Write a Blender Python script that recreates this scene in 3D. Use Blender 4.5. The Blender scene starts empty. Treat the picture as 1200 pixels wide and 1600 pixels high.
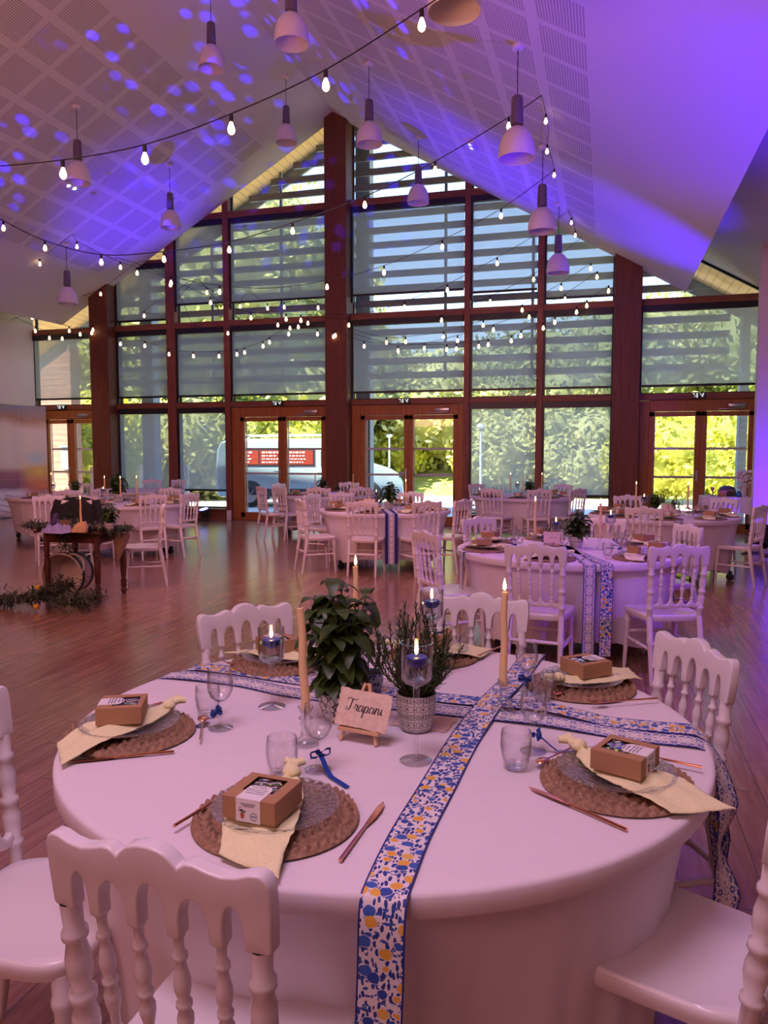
import bpy, bmesh, math, random
from math import pi, sin, cos, radians as R, sqrt, atan2, hypot
from mathutils import Vector, Matrix, noise
random.seed(7)
C = bpy.context.scene.collection
S = bpy.context.scene

# ------------------------------------------------------------------ camera
FPX, HZ, YAW = 1205.0, 95.0, R(16)
cam_d = bpy.data.cameras.new('camera'); cam = bpy.data.objects.new('camera', cam_d); C.objects.link(cam)
cam.location = (0, 0, 1.55); cam.rotation_euler = (pi/2 - math.atan(HZ/FPX), 0, YAW)
cam_d.sensor_fit = 'VERTICAL'; cam_d.sensor_height = 32.0; cam_d.lens = FPX/1600*32.0
cam_d.clip_start = 0.05; cam_d.clip_end = 300
S.camera = cam
# ------------------------------------------------------------------ exposure
S.view_settings.view_transform = 'Standard'; S.view_settings.look = 'None'
S.view_settings.gamma = 1; S.view_settings.use_curve_mapping = False
S.view_settings.exposure = 0.0
try:
    S.cycles.use_denoising = True; S.cycles.max_bounces = 7; S.cycles.diffuse_bounces = 3; S.cycles.glossy_bounces = 3
    S.cycles.transmission_bounces = 4; S.cycles.transparent_max_bounces = 24
    S.cycles.caustics_reflective = False; S.cycles.caustics_refractive = False
    S.cycles.sample_clamp_indirect = 4.0; S.cycles.use_light_tree = True
except Exception: pass
# ------------------------------------------------------------------ sky
W = bpy.data.worlds.new('sky'); S.world = W; W.use_nodes = True
nt = W.node_tree; nt.nodes.clear()
tc = nt.nodes.new('ShaderNodeTexCoord'); sp = nt.nodes.new('ShaderNodeSeparateXYZ'); rp = nt.nodes.new('ShaderNodeValToRGB')
bg = nt.nodes.new('ShaderNodeBackground'); wo = nt.nodes.new('ShaderNodeOutputWorld')
nt.links.new(tc.outputs['Generated'], sp.inputs[0]); nt.links.new(sp.outputs[2], rp.inputs[0])
rp.color_ramp.elements[0].position = 0.0; rp.color_ramp.elements[0].color = (0.66, 0.84, 1.0, 1)
rp.color_ramp.elements[1].position = 0.6; rp.color_ramp.elements[1].color = (0.20, 0.42, 1.0, 1)
nt.links.new(rp.outputs[0], bg.inputs[0]); bg.inputs[1].default_value = 3.0
nt.links.new(bg.outputs[0], wo.inputs[0])

def light(name, kind, loc, energy, color, target=None, **kw):
    d = bpy.data.lights.new(name, kind); d.energy = energy; d.color = color
    for k, v in kw.items(): setattr(d, k, v)
    o = bpy.data.objects.new(name, d); C.objects.link(o); o.location = loc
    if target is not None:
        o.rotation_euler = (Vector(target) - Vector(loc)).to_track_quat('-Z', 'Y').to_euler()
    return o
light('sun', 'SUN', (-20, 5, 30), 27.0, (1.0, 0.90, 0.72), target=(-20+7, 5+8, 30-16), angle=R(1))
# added fill lamps without fixtures, brightening tables, chairs and the wall hanging
PINK = (1.0, 0.42, 0.40)
light('added_fill', 'AREA', (-2.5, -3.0, 4.2), 100, (1.0, 0.44, 0.44), target=(-3.5, 6, 0.5), shape='RECTANGLE', size=5, size_y=1.6)
light('added_fill', 'AREA', (-0.9, 0.6, 4.4), 70, (1.0, 0.66, 0.98), target=(-0.6, 2.0, 0.7), shape='RECTANGLE', size=1.6, size_y=1.2)
light('added_fill', 'AREA', (-3.0, 8.0, 4.3), 100, (1.0, 0.50, 0.56), target=(-3.0, 9.0, 0.7), shape='RECTANGLE', size=6, size_y=0.8)
light('added_fill', 'SPOT', (-8.2, 9.5, 4.0), 420, (1.0, 0.78, 0.72), target=(-13.4, 15.2, 1.5), spot_size=R(42), spot_blend=0.6, shadow_soft_size=0.1)
# up-lighters, the disco beam projector and an added pink fill for the ceiling
BLUE = (0.06, 0.0, 1.0)
light('added_ceiling_fill', 'AREA', (-5.0, 2.0, 2.9), 190, (1.0, 0.38, 0.27), target=(-5.5, 9.0, 8.0), shape='RECTANGLE', size=5, size_y=1.0)
def spot(name, loc, e, col, tgt, ang, blend=0.8, r=0.06):
    return light(name, 'SPOT', loc, e, col, target=tgt, spot_size=R(ang), spot_blend=blend, shadow_soft_size=r)
spot('uplight_beam', (-8.55, 15.35, 0.4), 1900, BLUE, (-9.2, 14.0, 6.4), 40, 1.0)
spot('uplight_beam', (-3.35, 15.35, 0.4), 1900, BLUE, (-2.2, 13.9, 6.6), 40, 1.0)
spot('uplight_beam', (2.0, 12.6, 0.45), 1500, BLUE, (0.4, 13.2, 5.0), 40)
spot('uplight_beam', (2.4, 6.4, 0.4), 1700, BLUE, (0.8, 8.2, 4.8), 62)
spot('uplight_beam', (2.75, 12.3, 0.35), 330, BLUE, (3.0, 13.4, 1.0), 100)
spot('uplight_beam', (-12.2, 8.0, 0.4), 160, BLUE, (-11.0, 11.0, 5.4), 60)
spot('uplight_beam', (2.0, 4.2, 3.4), 260, (0.2, 0.02, 1.0), (0.3, 5.6, 0.4), 60)  # violet spot pointing down towards the second table
gobo = spot('disco_beam', (-4.6, 1.6, 2.2), 17000, (0.16, 0.10, 1.0), (-6.3, 9.4, 7.6), 52, blend=0.3, r=0.02)
gobo.data.use_nodes = True
g = gobo.data.node_tree; g.nodes.clear()
gt = g.nodes.new('ShaderNodeTexCoord'); gv = g.nodes.new('ShaderNodeTexVoronoi'); gv.inputs['Scale'].default_value = 38
gv.inputs['Randomness'].default_value = 0.75
gr = g.nodes.new('ShaderNodeMapRange'); gr.inputs['From Min'].default_value = 0.36; gr.inputs['From Max'].default_value = 0.24
gn = g.nodes.new('ShaderNodeTexNoise'); gn.inputs['Scale'].default_value = 4.5
gm = g.nodes.new('ShaderNodeMapRange'); gm.inputs['From Min'].default_value = 0.44; gm.inputs['From Max'].default_value = 0.54
mm = g.nodes.new('ShaderNodeMath'); mm.operation = 'MULTIPLY'
ge = g.nodes.new('ShaderNodeEmission'); go = g.nodes.new('ShaderNodeOutputLight'); ge.inputs[0].default_value = (0.16, 0.10, 1, 1)
g.links.new(gt.outputs['Normal'], gv.inputs['Vector']); g.links.new(gt.outputs['Normal'], gn.inputs['Vector'])
g.links.new(gv.outputs['Distance'], gr.inputs['Value']); g.links.new(gn.outputs[0], gm.inputs['Value'])
g.links.new(gr.outputs[0], mm.inputs[0]); g.links.new(gm.outputs[0], mm.inputs[1])
g.links.new(mm.outputs[0], ge.inputs[1]); g.links.new(ge.outputs[0], go.inputs[0])

# ------------------------------------------------------------------ pixel helpers (the photograph's 1200x1600 frame)
PITCH = math.atan(HZ/FPX)
def ray(px, py):
    v = Vector(((px-600)/FPX, 1.0, -(py-800)/FPX))
    return Matrix.Rotation(YAW, 3, 'Z') @ (Matrix.Rotation(-PITCH, 3, 'X') @ v)
CP = Vector((0, 0, 1.55))
def atz(px, py, z): r = ray(px, py); return CP + r*((z-1.55)/r.z)
def aty(px, py, y): r = ray(px, py); return CP + r*(y/r.y)
def proj(p):
    v = Matrix.Rotation(PITCH, 3, 'X') @ (Matrix.Rotation(-YAW, 3, 'Z') @ (Vector(p)-CP))
    return 600+FPX*v.x/v.y, 800-FPX*v.z/v.y
RX, RZ, SL = -5.55, 8.5, 0.572
def ceil_z(x): return RZ - SL*abs(x-RX)

# ------------------------------------------------------------------ mesh helpers
class MB:
    def __init__(s): s.v = []; s.f = []; s.uv = None
    def add(s, v, f):
        n = len(s.v); s.v += [Vector(p) for p in v]; s.f += [tuple(i+n for i in q) for q in f]; return s
    def box(s, c, d, rz=0, M=None):
        x, y, z = d[0]/2, d[1]/2, d[2]/2
        P = [Vector((a*x, b*y, e*z)) for a in (-1, 1) for b in (-1, 1) for e in (-1, 1)]
        m = Matrix.Rotation(rz, 3, 'Z') if M is None else M
        P = [m @ p + Vector(c) for p in P]
        return s.add(P, [(0,1,3,2),(4,6,7,5),(0,4,5,1),(2,3,7,6),(0,2,6,4),(1,5,7,3)])
    def bar(s, a, b, w, h, up=(0,0,1)):
        a = Vector(a); b = Vector(b); d = (b-a); L = d.length; d.normalize(); u = Vector(up)
        sd = d.cross(u)
        if sd.length < 1e-4: sd = Vector((1,0,0))
        sd.normalize(); u = sd.cross(d).normalized()
        M = Matrix((sd, d, u)).transposed()
        return s.box((a+b)/2, (w, L, h), M=M)
    def turned(s, a, b, prof, seg=12, caps=True, shear=None):
        """turned profile [(t 0..1, radius)] along a->b"""
        a = Vector(a); b = Vector(b); d = (b-a).normalized(); u = d.orthogonal().normalized(); w = d.cross(u)
        P = []; F = []
        for t, r in prof:
            c = a.lerp(b, t)
            for k in range(seg):
                q = 2*pi*k/seg; P.append(c + u*(r*cos(q)) + w*(r*sin(q)))
        n = len(prof)
        for i in range(n-1):
            for k in range(seg):
                k2 = (k+1) % seg; F.append((i*seg+k, i*seg+k2, (i+1)*seg+k2, (i+1)*seg+k))
        if caps: F.append(tuple(reversed(range(seg)))); F.append(tuple((n-1)*seg+k for k in range(seg)))
        return s.add(P, F)
    def cyl(s, a, b, r, r2=None, seg=12): return s.turned(a, b, [(0, r), (1, r if r2 is None else r2)], seg)
    def lathe(s, prof, c=(0,0,0), seg=24, caps=False, M=None):
        """profile [(r, z)]"""
        P = []; F = []; c = Vector(c)
        for r, z in prof:
            for k in range(seg):
                q = 2*pi*k/seg; p = Vector((r*cos(q), r*sin(q), z)); P.append((M @ p if M else p) + c)
        n = len(prof)
        for i in range(n-1):
            for k in range(seg):
                k2 = (k+1) % seg; F.append((i*seg+k, i*seg+k2, (i+1)*seg+k2, (i+1)*seg+k))
        if caps: F.append(tuple(reversed(range(seg)))); F.append(tuple((n-1)*seg+k for k in range(seg)))
        return s.add(P, F)
    def tube(s, pts, r, seg=6):
        pts = [Vector(p) for p in pts]; P = []; F = []; n = len(pts); pu = None
        for i, p in enumerate(pts):
            d = (pts[min(i+1, n-1)] - pts[max(i-1, 0)]).normalized()
            u = d.orthogonal().normalized() if pu is None else (pu - d*pu.dot(d)).normalized()
            pu = u; w = d.cross(u); rr = r[i] if isinstance(r, (list, tuple)) else r
            for k in range(seg): q = 2*pi*k/seg; P.append(p + u*(rr*cos(q)) + w*(rr*sin(q)))
        for i in range(n-1):
            for k in range(seg):
                k2 = (k+1) % seg; F.append((i*seg+k, i*seg+k2, (i+1)*seg+k2, (i+1)*seg+k))
        F.append(tuple(reversed(range(seg)))); F.append(tuple((n-1)*seg+k for k in range(seg)))
        return s.add(P, F)
    def ball(s, c, r, seg=12, rings=8, M=None):
        r = (r, r, r) if not isinstance(r, (tuple, list)) else r
        P = [Vector((0,0,-r[2]))]; F = []
        for i in range(1, rings):
            a = -pi/2 + pi*i/rings
            for k in range(seg): q = 2*pi*k/seg; P.append(Vector((r[0]*cos(a)*cos(q), r[1]*cos(a)*sin(q), r[2]*sin(a))))
        P.append(Vector((0,0,r[2])))
        for k in range(seg): F.append((0, 1+(k+1)%seg, 1+k))
        for i in range(rings-2):
            for k in range(seg):
                k2 = (k+1)%seg; b = 1+i*seg; F.append((b+k, b+k2, b+seg+k2, b+seg+k))
        b = 1+(rings-2)*seg; t = len(P)-1
        for k in range(seg): F.append((b+k, b+(k+1)%seg, t))
        c = Vector(c); P = [(M @ p if M else p)+c for p in P]
        return s.add(P, F)
    def prism(s, poly, depth, M=None, c=(0,0,0)):
        """2-D outline (x,z) extruded along y"""
        n = len(poly); P = [Vector((x, -depth/2, z)) for x, z in poly] + [Vector((x, depth/2, z)) for x, z in poly]
        c = Vector(c); P = [(M @ p if M else p)+c for p in P]
        F = [tuple(range(n)), tuple(reversed(range(n, 2*n)))] + [(i, i+n, (i+1)%n+n, (i+1)%n) for i in range(n)]
        return s.add(P, F)
    def build(s, name, mat, parent=None, smooth=True, bevel=0, loc=None, ang=40, bseg=2):
        me = bpy.data.meshes.new(name); me.from_pydata([tuple(p) for p in s.v], [], s.f)
        if s.uv is not None:
            l = me.uv_layers.new(name='UVMap')
            for lp in me.loops: l.data[lp.index].uv = s.uv[lp.vertex_index]
        if bevel or any(len(f) > 8 for f in s.f):
            bm = bmesh.new(); bm.from_mesh(me)
            bmesh.ops.recalc_face_normals(bm, faces=bm.faces)
            if bevel:
                es = [e for e in bm.edges if len(e.link_faces) == 2 and e.calc_face_angle(0) > R(50)]
                bmesh.ops.bevel(bm, geom=es, offset=bevel, segments=bseg, affect='EDGES', profile=0.5, clamp_overlap=True)
            ng = [f for f in bm.faces if len(f.verts) > 8]
            if ng: bmesh.ops.triangulate(bm, faces=ng)
            bm.to_mesh(me); bm.free()
        me.materials.append(mat)
        if smooth:
            me.shade_smooth(); me.set_sharp_from_angle(angle=R(ang))
        o = bpy.data.objects.new(name, me); C.objects.link(o)
        if parent: o.parent = parent
        if loc: o.location = loc
        return o

def tag(o, label=None, cat=None, group=None, kind=None):
    if label: o['label'] = label
    if cat: o['category'] = cat
    if group: o['group'] = group
    if kind: o['kind'] = kind
    return o
def thing(name, label, cat, loc=(0,0,0), rz=0, group=None):
    o = bpy.data.objects.new(name, None); C.objects.link(o); o.empty_display_size = 0.1
    o.location = loc; o.rotation_euler = (0, 0, rz)
    return tag(o, label, cat, group)
def struct(o): o['kind'] = 'structure'; return o
def dup(root, loc, rz=0, label=None, group=None, sc=None, cat=None):
    r = root.copy(); C.objects.link(r); r.location = loc; r.rotation_euler = (0, 0, rz)
    if label: r['label'] = label
    if group: r['group'] = group
    if cat: r['category'] = cat
    if sc: r.scale = (sc, sc, sc)
    for ch in list(root.children):
        c = ch.copy(); C.objects.link(c); c.parent = r
        for gch in list(ch.children):
            d = gch.copy(); C.objects.link(d); d.parent = c
    return r
class Proto:
    """first placement uses the built thing itself, later ones copy it"""
    def __init__(s, root): s.root = root; s.used = False
    def put(s, loc, rz=0, label=None, group=None, sc=None):
        if not s.used:
            s.used = True; r = s.root; r.location = loc; r.rotation_euler = (0, 0, rz)
            if label: r['label'] = label
            if group: r['group'] = group
            if sc: r.scale = (sc, sc, sc)
            elif r.scale[0] != 1: r.scale = (1, 1, 1)
            return r
        r = dup(s.root, loc, rz, label, group, sc)
        if sc is None: r.scale = (1, 1, 1)
        return r

# ------------------------------------------------------------------ materials
def mat(name, col, rough=0.5, metal=0, spec=0.5, emit=None, es=0, coat=0, trans=0):
    m = bpy.data.materials.new(name); m.use_nodes = True; b = m.node_tree.nodes['Principled BSDF']
    b.inputs['Base Color'].default_value = (*col, 1); b.inputs['Roughness'].default_value = rough
    b.inputs['Metallic'].default_value = metal; b.inputs['Specular IOR Level'].default_value = spec
    if emit: b.inputs['Emission Color'].default_value = (*emit, 1); b.inputs['Emission Strength'].default_value = es
    if coat: b.inputs['Coat Weight'].default_value = coat
    m.node_tree.nodes.active = b
    return m
class N:
    def __init__(s, m): s.m = m; s.t = m.node_tree; s.b = s.t.nodes.get('Principled BSDF')
    def n(s, typ, **kw):
        x = s.t.nodes.new('ShaderNode'+typ)
        for k, v in kw.items():
            if k.startswith('i_'): x.inputs[k[2:].replace('_', ' ')].default_value = v
            else: setattr(x, k, v)
        return x
    def l(s, a, b): s.t.links.new(a, b)
    def math(s, op, a, b=None, c=None, clamp=False):
        x = s.t.nodes.new('ShaderNodeMath'); x.operation = op; x.use_clamp = clamp
        for i, q in enumerate((a, b, c)):
            if q is None: continue
            if isinstance(q, (int, float)): x.inputs[i].default_value = q
            else: s.l(q, x.inputs[i])
        return x.outputs[0]
    def obj(s): return s.n('TexCoord').outputs['Object']
    def sep(s, v): x = s.n('SeparateXYZ'); s.l(v, x.inputs[0]); return x.outputs
    def comb(s, x, y, z):
        c = s.n('CombineXYZ')
        for i, q in enumerate((x, y, z)):
            if isinstance(q, (int, float)): c.inputs[i].default_value = q
            else: s.l(q, c.inputs[i])
        return c.outputs[0]
    def scale(s, v, sc):
        x = s.n('Mapping'); s.l(v, x.inputs[0]); x.inputs['Scale'].default_value = sc; return x.outputs[0]
    def noise(s, v, sc, detail=3, dist=0, rough=0.5):
        x = s.n('TexNoise'); s.l(v, x.inputs['Vector']); x.inputs['Scale'].default_value = sc
        x.inputs['Detail'].default_value = detail; x.inputs['Distortion'].default_value = dist; x.inputs['Roughness'].default_value = rough
        return x.outputs[0]
    def voro(s, v, sc, feat='F1', rand=1.0):
        x = s.n('TexVoronoi'); x.feature = feat; s.l(v, x.inputs['Vector']); x.inputs['Scale'].default_value = sc
        x.inputs['Randomness'].default_value = rand; return x.outputs
    def ramp(s, f, stops, interp='LINEAR'):
        x = s.n('ValToRGB'); s.l(f, x.inputs[0]); cr = x.color_ramp; cr.interpolation = interp
        while len(cr.elements) < len(stops): cr.elements.new(0.5)
        for e, (p, c) in zip(cr.elements, stops): e.position = p; e.color = (*c, 1)
        return x.outputs[0]
    def mix(s, f, a, b):
        x = s.n('Mix', data_type='RGBA')
        for q, i in ((f, 0), (a, 6), (b, 7)):
            if isinstance(q, (int, float)): x.inputs[i].default_value = q
            elif isinstance(q, tuple): x.inputs[i].default_value = (*q, 1)
            else: s.l(q, x.inputs[i])
        return x.outputs[2]
    def col(s, c): s.l(c, s.b.inputs['Base Color'])
    def bump(s, h, st=0.3, d=0.01):
        x = s.n('Bump'); x.inputs['Strength'].default_value = st; x.inputs['Distance'].default_value = d
        s.l(h, x.inputs['Height']); s.l(x.outputs[0], s.b.inputs['Normal'])

M = {}
M['chair'] = mat('white_lacquer', (0.80, 0.74, 0.76), 0.22, spec=0.5)
M['cloth'] = mat('table_linen', (0.80, 0.73, 0.78), 0.85, spec=0.2)
n = N(M['cloth']); n.bump(n.noise(n.scale(n.obj(), (1, 1, .25)), 9, 3), 0.25, 0.03)
M['white_wall'] = mat('wall_paint', (0.78, 0.74, 0.70), 0.9)
n = N(M['white_wall']); n.col(n.ramp(n.noise(n.obj(), 1.3, 4), [(0.3, (.74, .70, .67)), (0.7, (.80, .76, .72))]))
M['dark_metal'] = mat('black_metal', (0.015, 0.015, 0.017), 0.45, 0.4)
M['black'] = mat('black_plastic', (0.012, 0.012, 0.014), 0.4)
M['screw'] = mat('grey_steel', (0.55, 0.55, 0.57), 0.3, 0.9)
# wood
def wood(name, a, b, rough=0.45, axis='Z', sc=1.0, knots=True):
    m = mat(name, a, rough); n = N(m)
    s = {'Z': (9, 9, 0.7), 'X': (0.7, 9, 9), 'Y': (9, 0.7, 9)}[axis]; s = tuple(q*sc for q in s)
    g = n.noise(n.scale(n.obj(), s), 2.2, 6, 1.2, 0.6)
    c = n.ramp(g, [(0.3, a), (0.7, b)])
    if knots:
        v = n.voro(n.scale(n.obj(), tuple(q*0.28 for q in s)), 1.6)['Distance']
        c = n.mix(n.math('LESS_THAN', v, 0.06), c, tuple(q*0.35 for q in a))
    n.col(c); n.bump(g, 0.15, 0.004); return m
M['beam'] = wood('red_brown_glulam', (0.10, 0.026, 0.010), (0.20, 0.055, 0.020), 0.5, 'Z')
M['beamx'] = wood('red_brown_transom', (0.16, 0.05, 0.022), (0.30, 0.10, 0.045), 0.5, 'X')
M['post'] = wood('red_brown_mullion', (0.17, 0.045, 0.022), (0.30, 0.09, 0.045), 0.5, 'Z')
M['doorwood'] = wood('orange_door_wood', (0.30, 0.095, 0.018), (0.46, 0.16, 0.035), 0.45, 'Z')
M['dark_wood'] = wood('dark_turned_wood', (0.045, 0.010, 0.006), (0.11, 0.028, 0.014), 0.35, 'Z')
M['soffit'] = wood('pale_soffit_boards', (0.88, 0.50, 0.17), (0.95, 0.64, 0.28), 0.6, 'Y')
n = N(M['soffit']); o_ = n.sep(n.obj())
lk = n.b.inputs['Base Color'].links[0].from_socket
n.col(n.mix(n.math('LESS_THAN', n.math('FRACT', n.math('MULTIPLY', o_[0], 7.0)), 0.05), lk, (0.16, 0.09, 0.03)))
M['silver_wood'] = wood('weathered_grey_wood', (0.22, 0.26, 0.28), (0.36, 0.40, 0.42), 0.8, 'X', knots=False)
M['cladding'] = wood('outside_cladding', (0.26, 0.12, 0.08), (0.42, 0.23, 0.16), 0.8, 'X')
n = N(M['cladding']); o_ = n.sep(n.obj()); lk = n.b.inputs['Base Color'].links[0].from_socket
n.col(n.mix(n.math('LESS_THAN', n.math('FRACT', n.math('MULTIPLY', o_[2], 6.5)), 0.07), lk, (0.10, 0.05, 0.04)))
M['light_wood'] = wood('pale_easel_wood', (0.62, 0.36, 0.18), (0.78, 0.50, 0.28), 0.6, 'Z', 4)
# floor
m = mat('oak_floor', (0.3, 0.1, 0.05), 0.3); n = N(m); o_ = n.sep(n.obj())
px_ = n.math('MULTIPLY', o_[0], 1/0.142); row = n.math('FLOOR', px_); fx = n.math('FRACT', px_)
wn = n.n('TexWhiteNoise', noise_dimensions='1D'); n.l(row, wn.inputs['W'])
yy = n.math('ADD', n.math('MULTIPLY', o_[1], 1/1.9), n.math('MULTIPLY', wn.outputs[0], 7.0)); cell = n.math('FLOOR', yy); fy = n.math('FRACT', yy)
wn2 = n.n('TexWhiteNoise', noise_dimensions='2D'); n.l(n.comb(row, cell, 0), wn2.inputs['Vector'])
gr_ = n.noise(n.comb(n.math('MULTIPLY', o_[0], 14), n.math('MULTIPLY', o_[1], 1.1), n.math('MULTIPLY', wn2.outputs[0], 30)), 1.6, 6, 1.0, 0.62)
c1 = n.ramp(gr_, [(0.28, (0.25, 0.118, 0.068)), (0.5, (0.37, 0.195, 0.122)), (0.72, (0.50, 0.290, 0.19))])
c1 = n.mix(n.math('MULTIPLY', wn2.outputs[0], 0.35), c1, (0.22, 0.09, 0.05))
gap = n.math('MAXIMUM', n.math('LESS_THAN', fx, 0.022), n.math('LESS_THAN', fy, 0.0022))
n.col(n.mix(gap, c1, (0.02, 0.008, 0.005)))
n.b.inputs['Specular IOR Level'].default_value = 0.8; n.b.inputs['Coat Weight'].default_value = 0.3; n.b.inputs['Coat Roughness'].default_value = 0.16
n.l(n.math('ADD', n.math('MULTIPLY', gr_, 0.14), 0.13), n.b.inputs['Roughness'])
n.bump(n.math('SUBTRACT', n.math('MULTIPLY', gr_, 0.25), gap), 0.35, 0.004); n.l(n.b.inputs['Normal'].links[0].from_socket, n.b.inputs['Coat Normal']); M['floor'] = m
# perforated ceiling board
m = mat('perforated_ceiling_board', (0.8, 0.76, 0.74), 0.85); n = N(m); o_ = n.sep(n.obj())
u = n.math('ABSOLUTE', n.math('SUBTRACT', o_[0], RX)); us = n.math('SUBTRACT', u, 1.32)
pu = n.math('DIVIDE', us, 0.583); fu = n.math('FRACT', pu); pv = n.math('DIVIDE', n.math('ADD', o_[1], 0.54), 0.66); fv = n.math('FRACT', pv)
ins = n.math('MULTIPLY', n.math('LESS_THAN', fu, 0.80), n.math('LESS_THAN', fv, 0.84))
ins = n.math('MULTIPLY', ins, n.math('MULTIPLY', n.math('GREATER_THAN', us, 0), n.math('LESS_THAN', us, 4.06)))
ins = n.math('MULTIPLY', ins, n.math('LESS_THAN', o_[1], 14.97))
hu = n.math('SUBTRACT', n.math('FRACT', n.math('MULTIPLY', fu, 20/1.0)), 0.5); hv = n.math('SUBTRACT', n.math('FRACT', n.math('MULTIPLY', fv, 20.0)), 0.5)
hr = n.math('SQRT', n.math('ADD', n.math('MULTIPLY', hu, hu), n.math('MULTIPLY', hv, hv)))
hole = n.math('MULTIPLY', n.math('LESS_THAN', hr, 0.30), ins)
n.col(n.mix(hole, (0.80, 0.76, 0.73), (0.26, 0.21, 0.22))); M['ceiling'] = m
# glass
def glass(name, tint=(0.96, 0.97, 0.98), k=1.0, rough=0.02, bump=None, body=0.0, edge=1.0):
    m = bpy.data.materials.new(name); m.use_nodes = True; t = m.node_tree; t.nodes.clear()
    tr = t.nodes.new('ShaderNodeBsdfTransparent'); tr.inputs[0].default_value = (*tint, 1)
    gl = t.nodes.new('ShaderNodeBsdfGlossy'); gl.inputs['Roughness'].default_value = rough
    fr = t.nodes.new('ShaderNodeLayerWeight'); fr.inputs['Blend'].default_value = 0.5
    pw = t.nodes.new('ShaderNodeMath'); pw.operation = 'POWER'; t.links.new(fr.outputs['Facing'], pw.inputs[0]); pw.inputs[1].default_value = 2.2
    ma = t.nodes.new('ShaderNodeMath'); ma.operation = 'MULTIPLY_ADD'; ma.inputs[1].default_value = 0.85*k; ma.inputs[2].default_value = 0.06*k; ma.use_clamp = True
    t.links.new(pw.outputs[0], ma.inputs[0])
    p4 = t.nodes.new('ShaderNodeMath'); p4.operation = 'POWER'; t.links.new(fr.outputs['Facing'], p4.inputs[0]); p4.inputs[1].default_value = 3.5
    cm_ = t.nodes.new('ShaderNodeMix'); cm_.data_type = 'RGBA'; t.links.new(p4.outputs[0], cm_.inputs[0]); cm_.inputs[6].default_value = (*tint, 1)
    cm_.inputs[7].default_value = (*[q*(1-0.55*edge) for q in tint], 1); t.links.new(cm_.outputs[2], tr.inputs[0])
    mx = t.nodes.new('ShaderNodeMixShader'); ou = t.nodes.new('ShaderNodeOutputMaterial')
    t.links.new(ma.outputs[0], mx.inputs[0]); t.links.new(tr.outputs[0], mx.inputs[1]); t.links.new(gl.outputs[0], mx.inputs[2])
    last = mx.outputs[0]
    if bump:
        tc_ = t.nodes.new('ShaderNodeTexCoord'); vo = t.nodes.new('ShaderNodeTexVoronoi'); vo.inputs['Scale'].default_value = bump
        t.links.new(tc_.outputs['Object'], vo.inputs['Vector']); bu = t.nodes.new('ShaderNodeBump'); bu.inputs['Strength'].default_value = 1.0; bu.inputs['Distance'].default_value = 0.006
        t.links.new(vo.outputs['Distance'], bu.inputs['Height']); t.links.new(bu.outputs[0], gl.inputs['Normal']); t.links.new(bu.outputs[0], fr.inputs['Normal'])
    if body:
        df = t.nodes.new('ShaderNodeBsdfDiffuse'); df.inputs[0].default_value = (0.8, 0.8, 0.82, 1); m2 = t.nodes.new('ShaderNodeMixShader'); m2.inputs[0].default_value = body
        t.links.new(last, m2.inputs[1]); t.links.new(df.outputs[0], m2.inputs[2]); last = m2.outputs[0]
    t.links.new(last, ou.inputs[0]); return m
M['pane'] = glass('window_glass', (0.95, 0.97, 0.97), 0.35, edge=0.1)
M['glass'] = glass('clear_glass', (0.99, 0.99, 0.995), 0.9)
M['water'] = glass('clear_water', (0.86, 0.90, 0.95), 1.2)
M['pressed'] = glass('pressed_glass', (0.985, 0.985, 0.99), 0.9, 0.05, bump=80, body=0.035, edge=.4)
M['film'] = glass('box_window_film', (0.55, 0.5, 0.6), 1.6, 0.08, bump=40)
# roller blind mesh
m = bpy.data.materials.new('grey_screen_mesh'); m.use_nodes = True; t = m.node_tree; t.nodes.clear()
tr = t.nodes.new('ShaderNodeBsdfTransparent'); df = t.nodes.new('ShaderNodeBsdfDiffuse'); tl = t.nodes.new('ShaderNodeBsdfTranslucent')
tr.inputs[0].default_value = (0.92, 0.97, 1.0, 1); df.inputs[0].default_value = (0.16, 0.17, 0.18, 1); tl.inputs[0].default_value = (0.32, 0.33, 0.35, 1)
ad = t.nodes.new('ShaderNodeAddShader'); mx = t.nodes.new('ShaderNodeMixShader'); ou = t.nodes.new('ShaderNodeOutputMaterial')
t.links.new(df.outputs[0], ad.inputs[0]); t.links.new(tl.outputs[0], ad.inputs[1]); mx.inputs[0].default_value = 0.48
t.links.new(tr.outputs[0], mx.inputs[1]); t.links.new(ad.outputs[0], mx.inputs[2]); t.links.new(mx.outputs[0], ou.inputs[0]); M['screen'] = m
def emis(name, col, st):
    m = mat(name, (0.8, 0.8, 0.8), 0.4, emit=col, es=st); return m
M['filament'] = emis('lit_bulb_glass', (1.0, 0.66, 0.36), 5)
M['flame'] = emis('candle_flame', (1.0, 0.62, 0.20), 14)
M['led_blue'] = emis('blue_led_lens', (0.10, 0.12, 1.0), 10)
M['sign_face'] = emis('sign_pictogram', (0.8, 1.0, 0.9), 0.6)
M['wax'] = mat('cream_wax', (0.86, 0.60, 0.30), 0.5); M['wax'].node_tree.nodes['Principled BSDF'].inputs['Subsurface Weight'].default_value = 0.15
M['bluewax'] = mat('navy_wax', (0.02, 0.03, 0.30), 0.35)
M['ribbon'] = mat('royal_blue_satin', (0.01, 0.06, 0.36), 0.35)
M['kraft'] = mat('kraft_card', (0.42, 0.23, 0.11), 0.75)
M['label'] = mat('white_label_paper', (0.82, 0.78, 0.80), 0.6)
M['ink'] = mat('dark_ink', (0.03, 0.03, 0.04), 0.6)
M['stamp'] = mat('blue_stamp_ink', (0.05, 0.14, 0.30), 0.6)
M['copper'] = mat('rose_gold_metal', (0.80, 0.42, 0.26), 0.22, 1.0)
M['silver'] = mat('polished_steel', (0.7, 0.7, 0.72), 0.2, 1.0)
m = mat('yellow_muslin', (0.80, 0.66, 0.36), 0.9); n = N(m)
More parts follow.
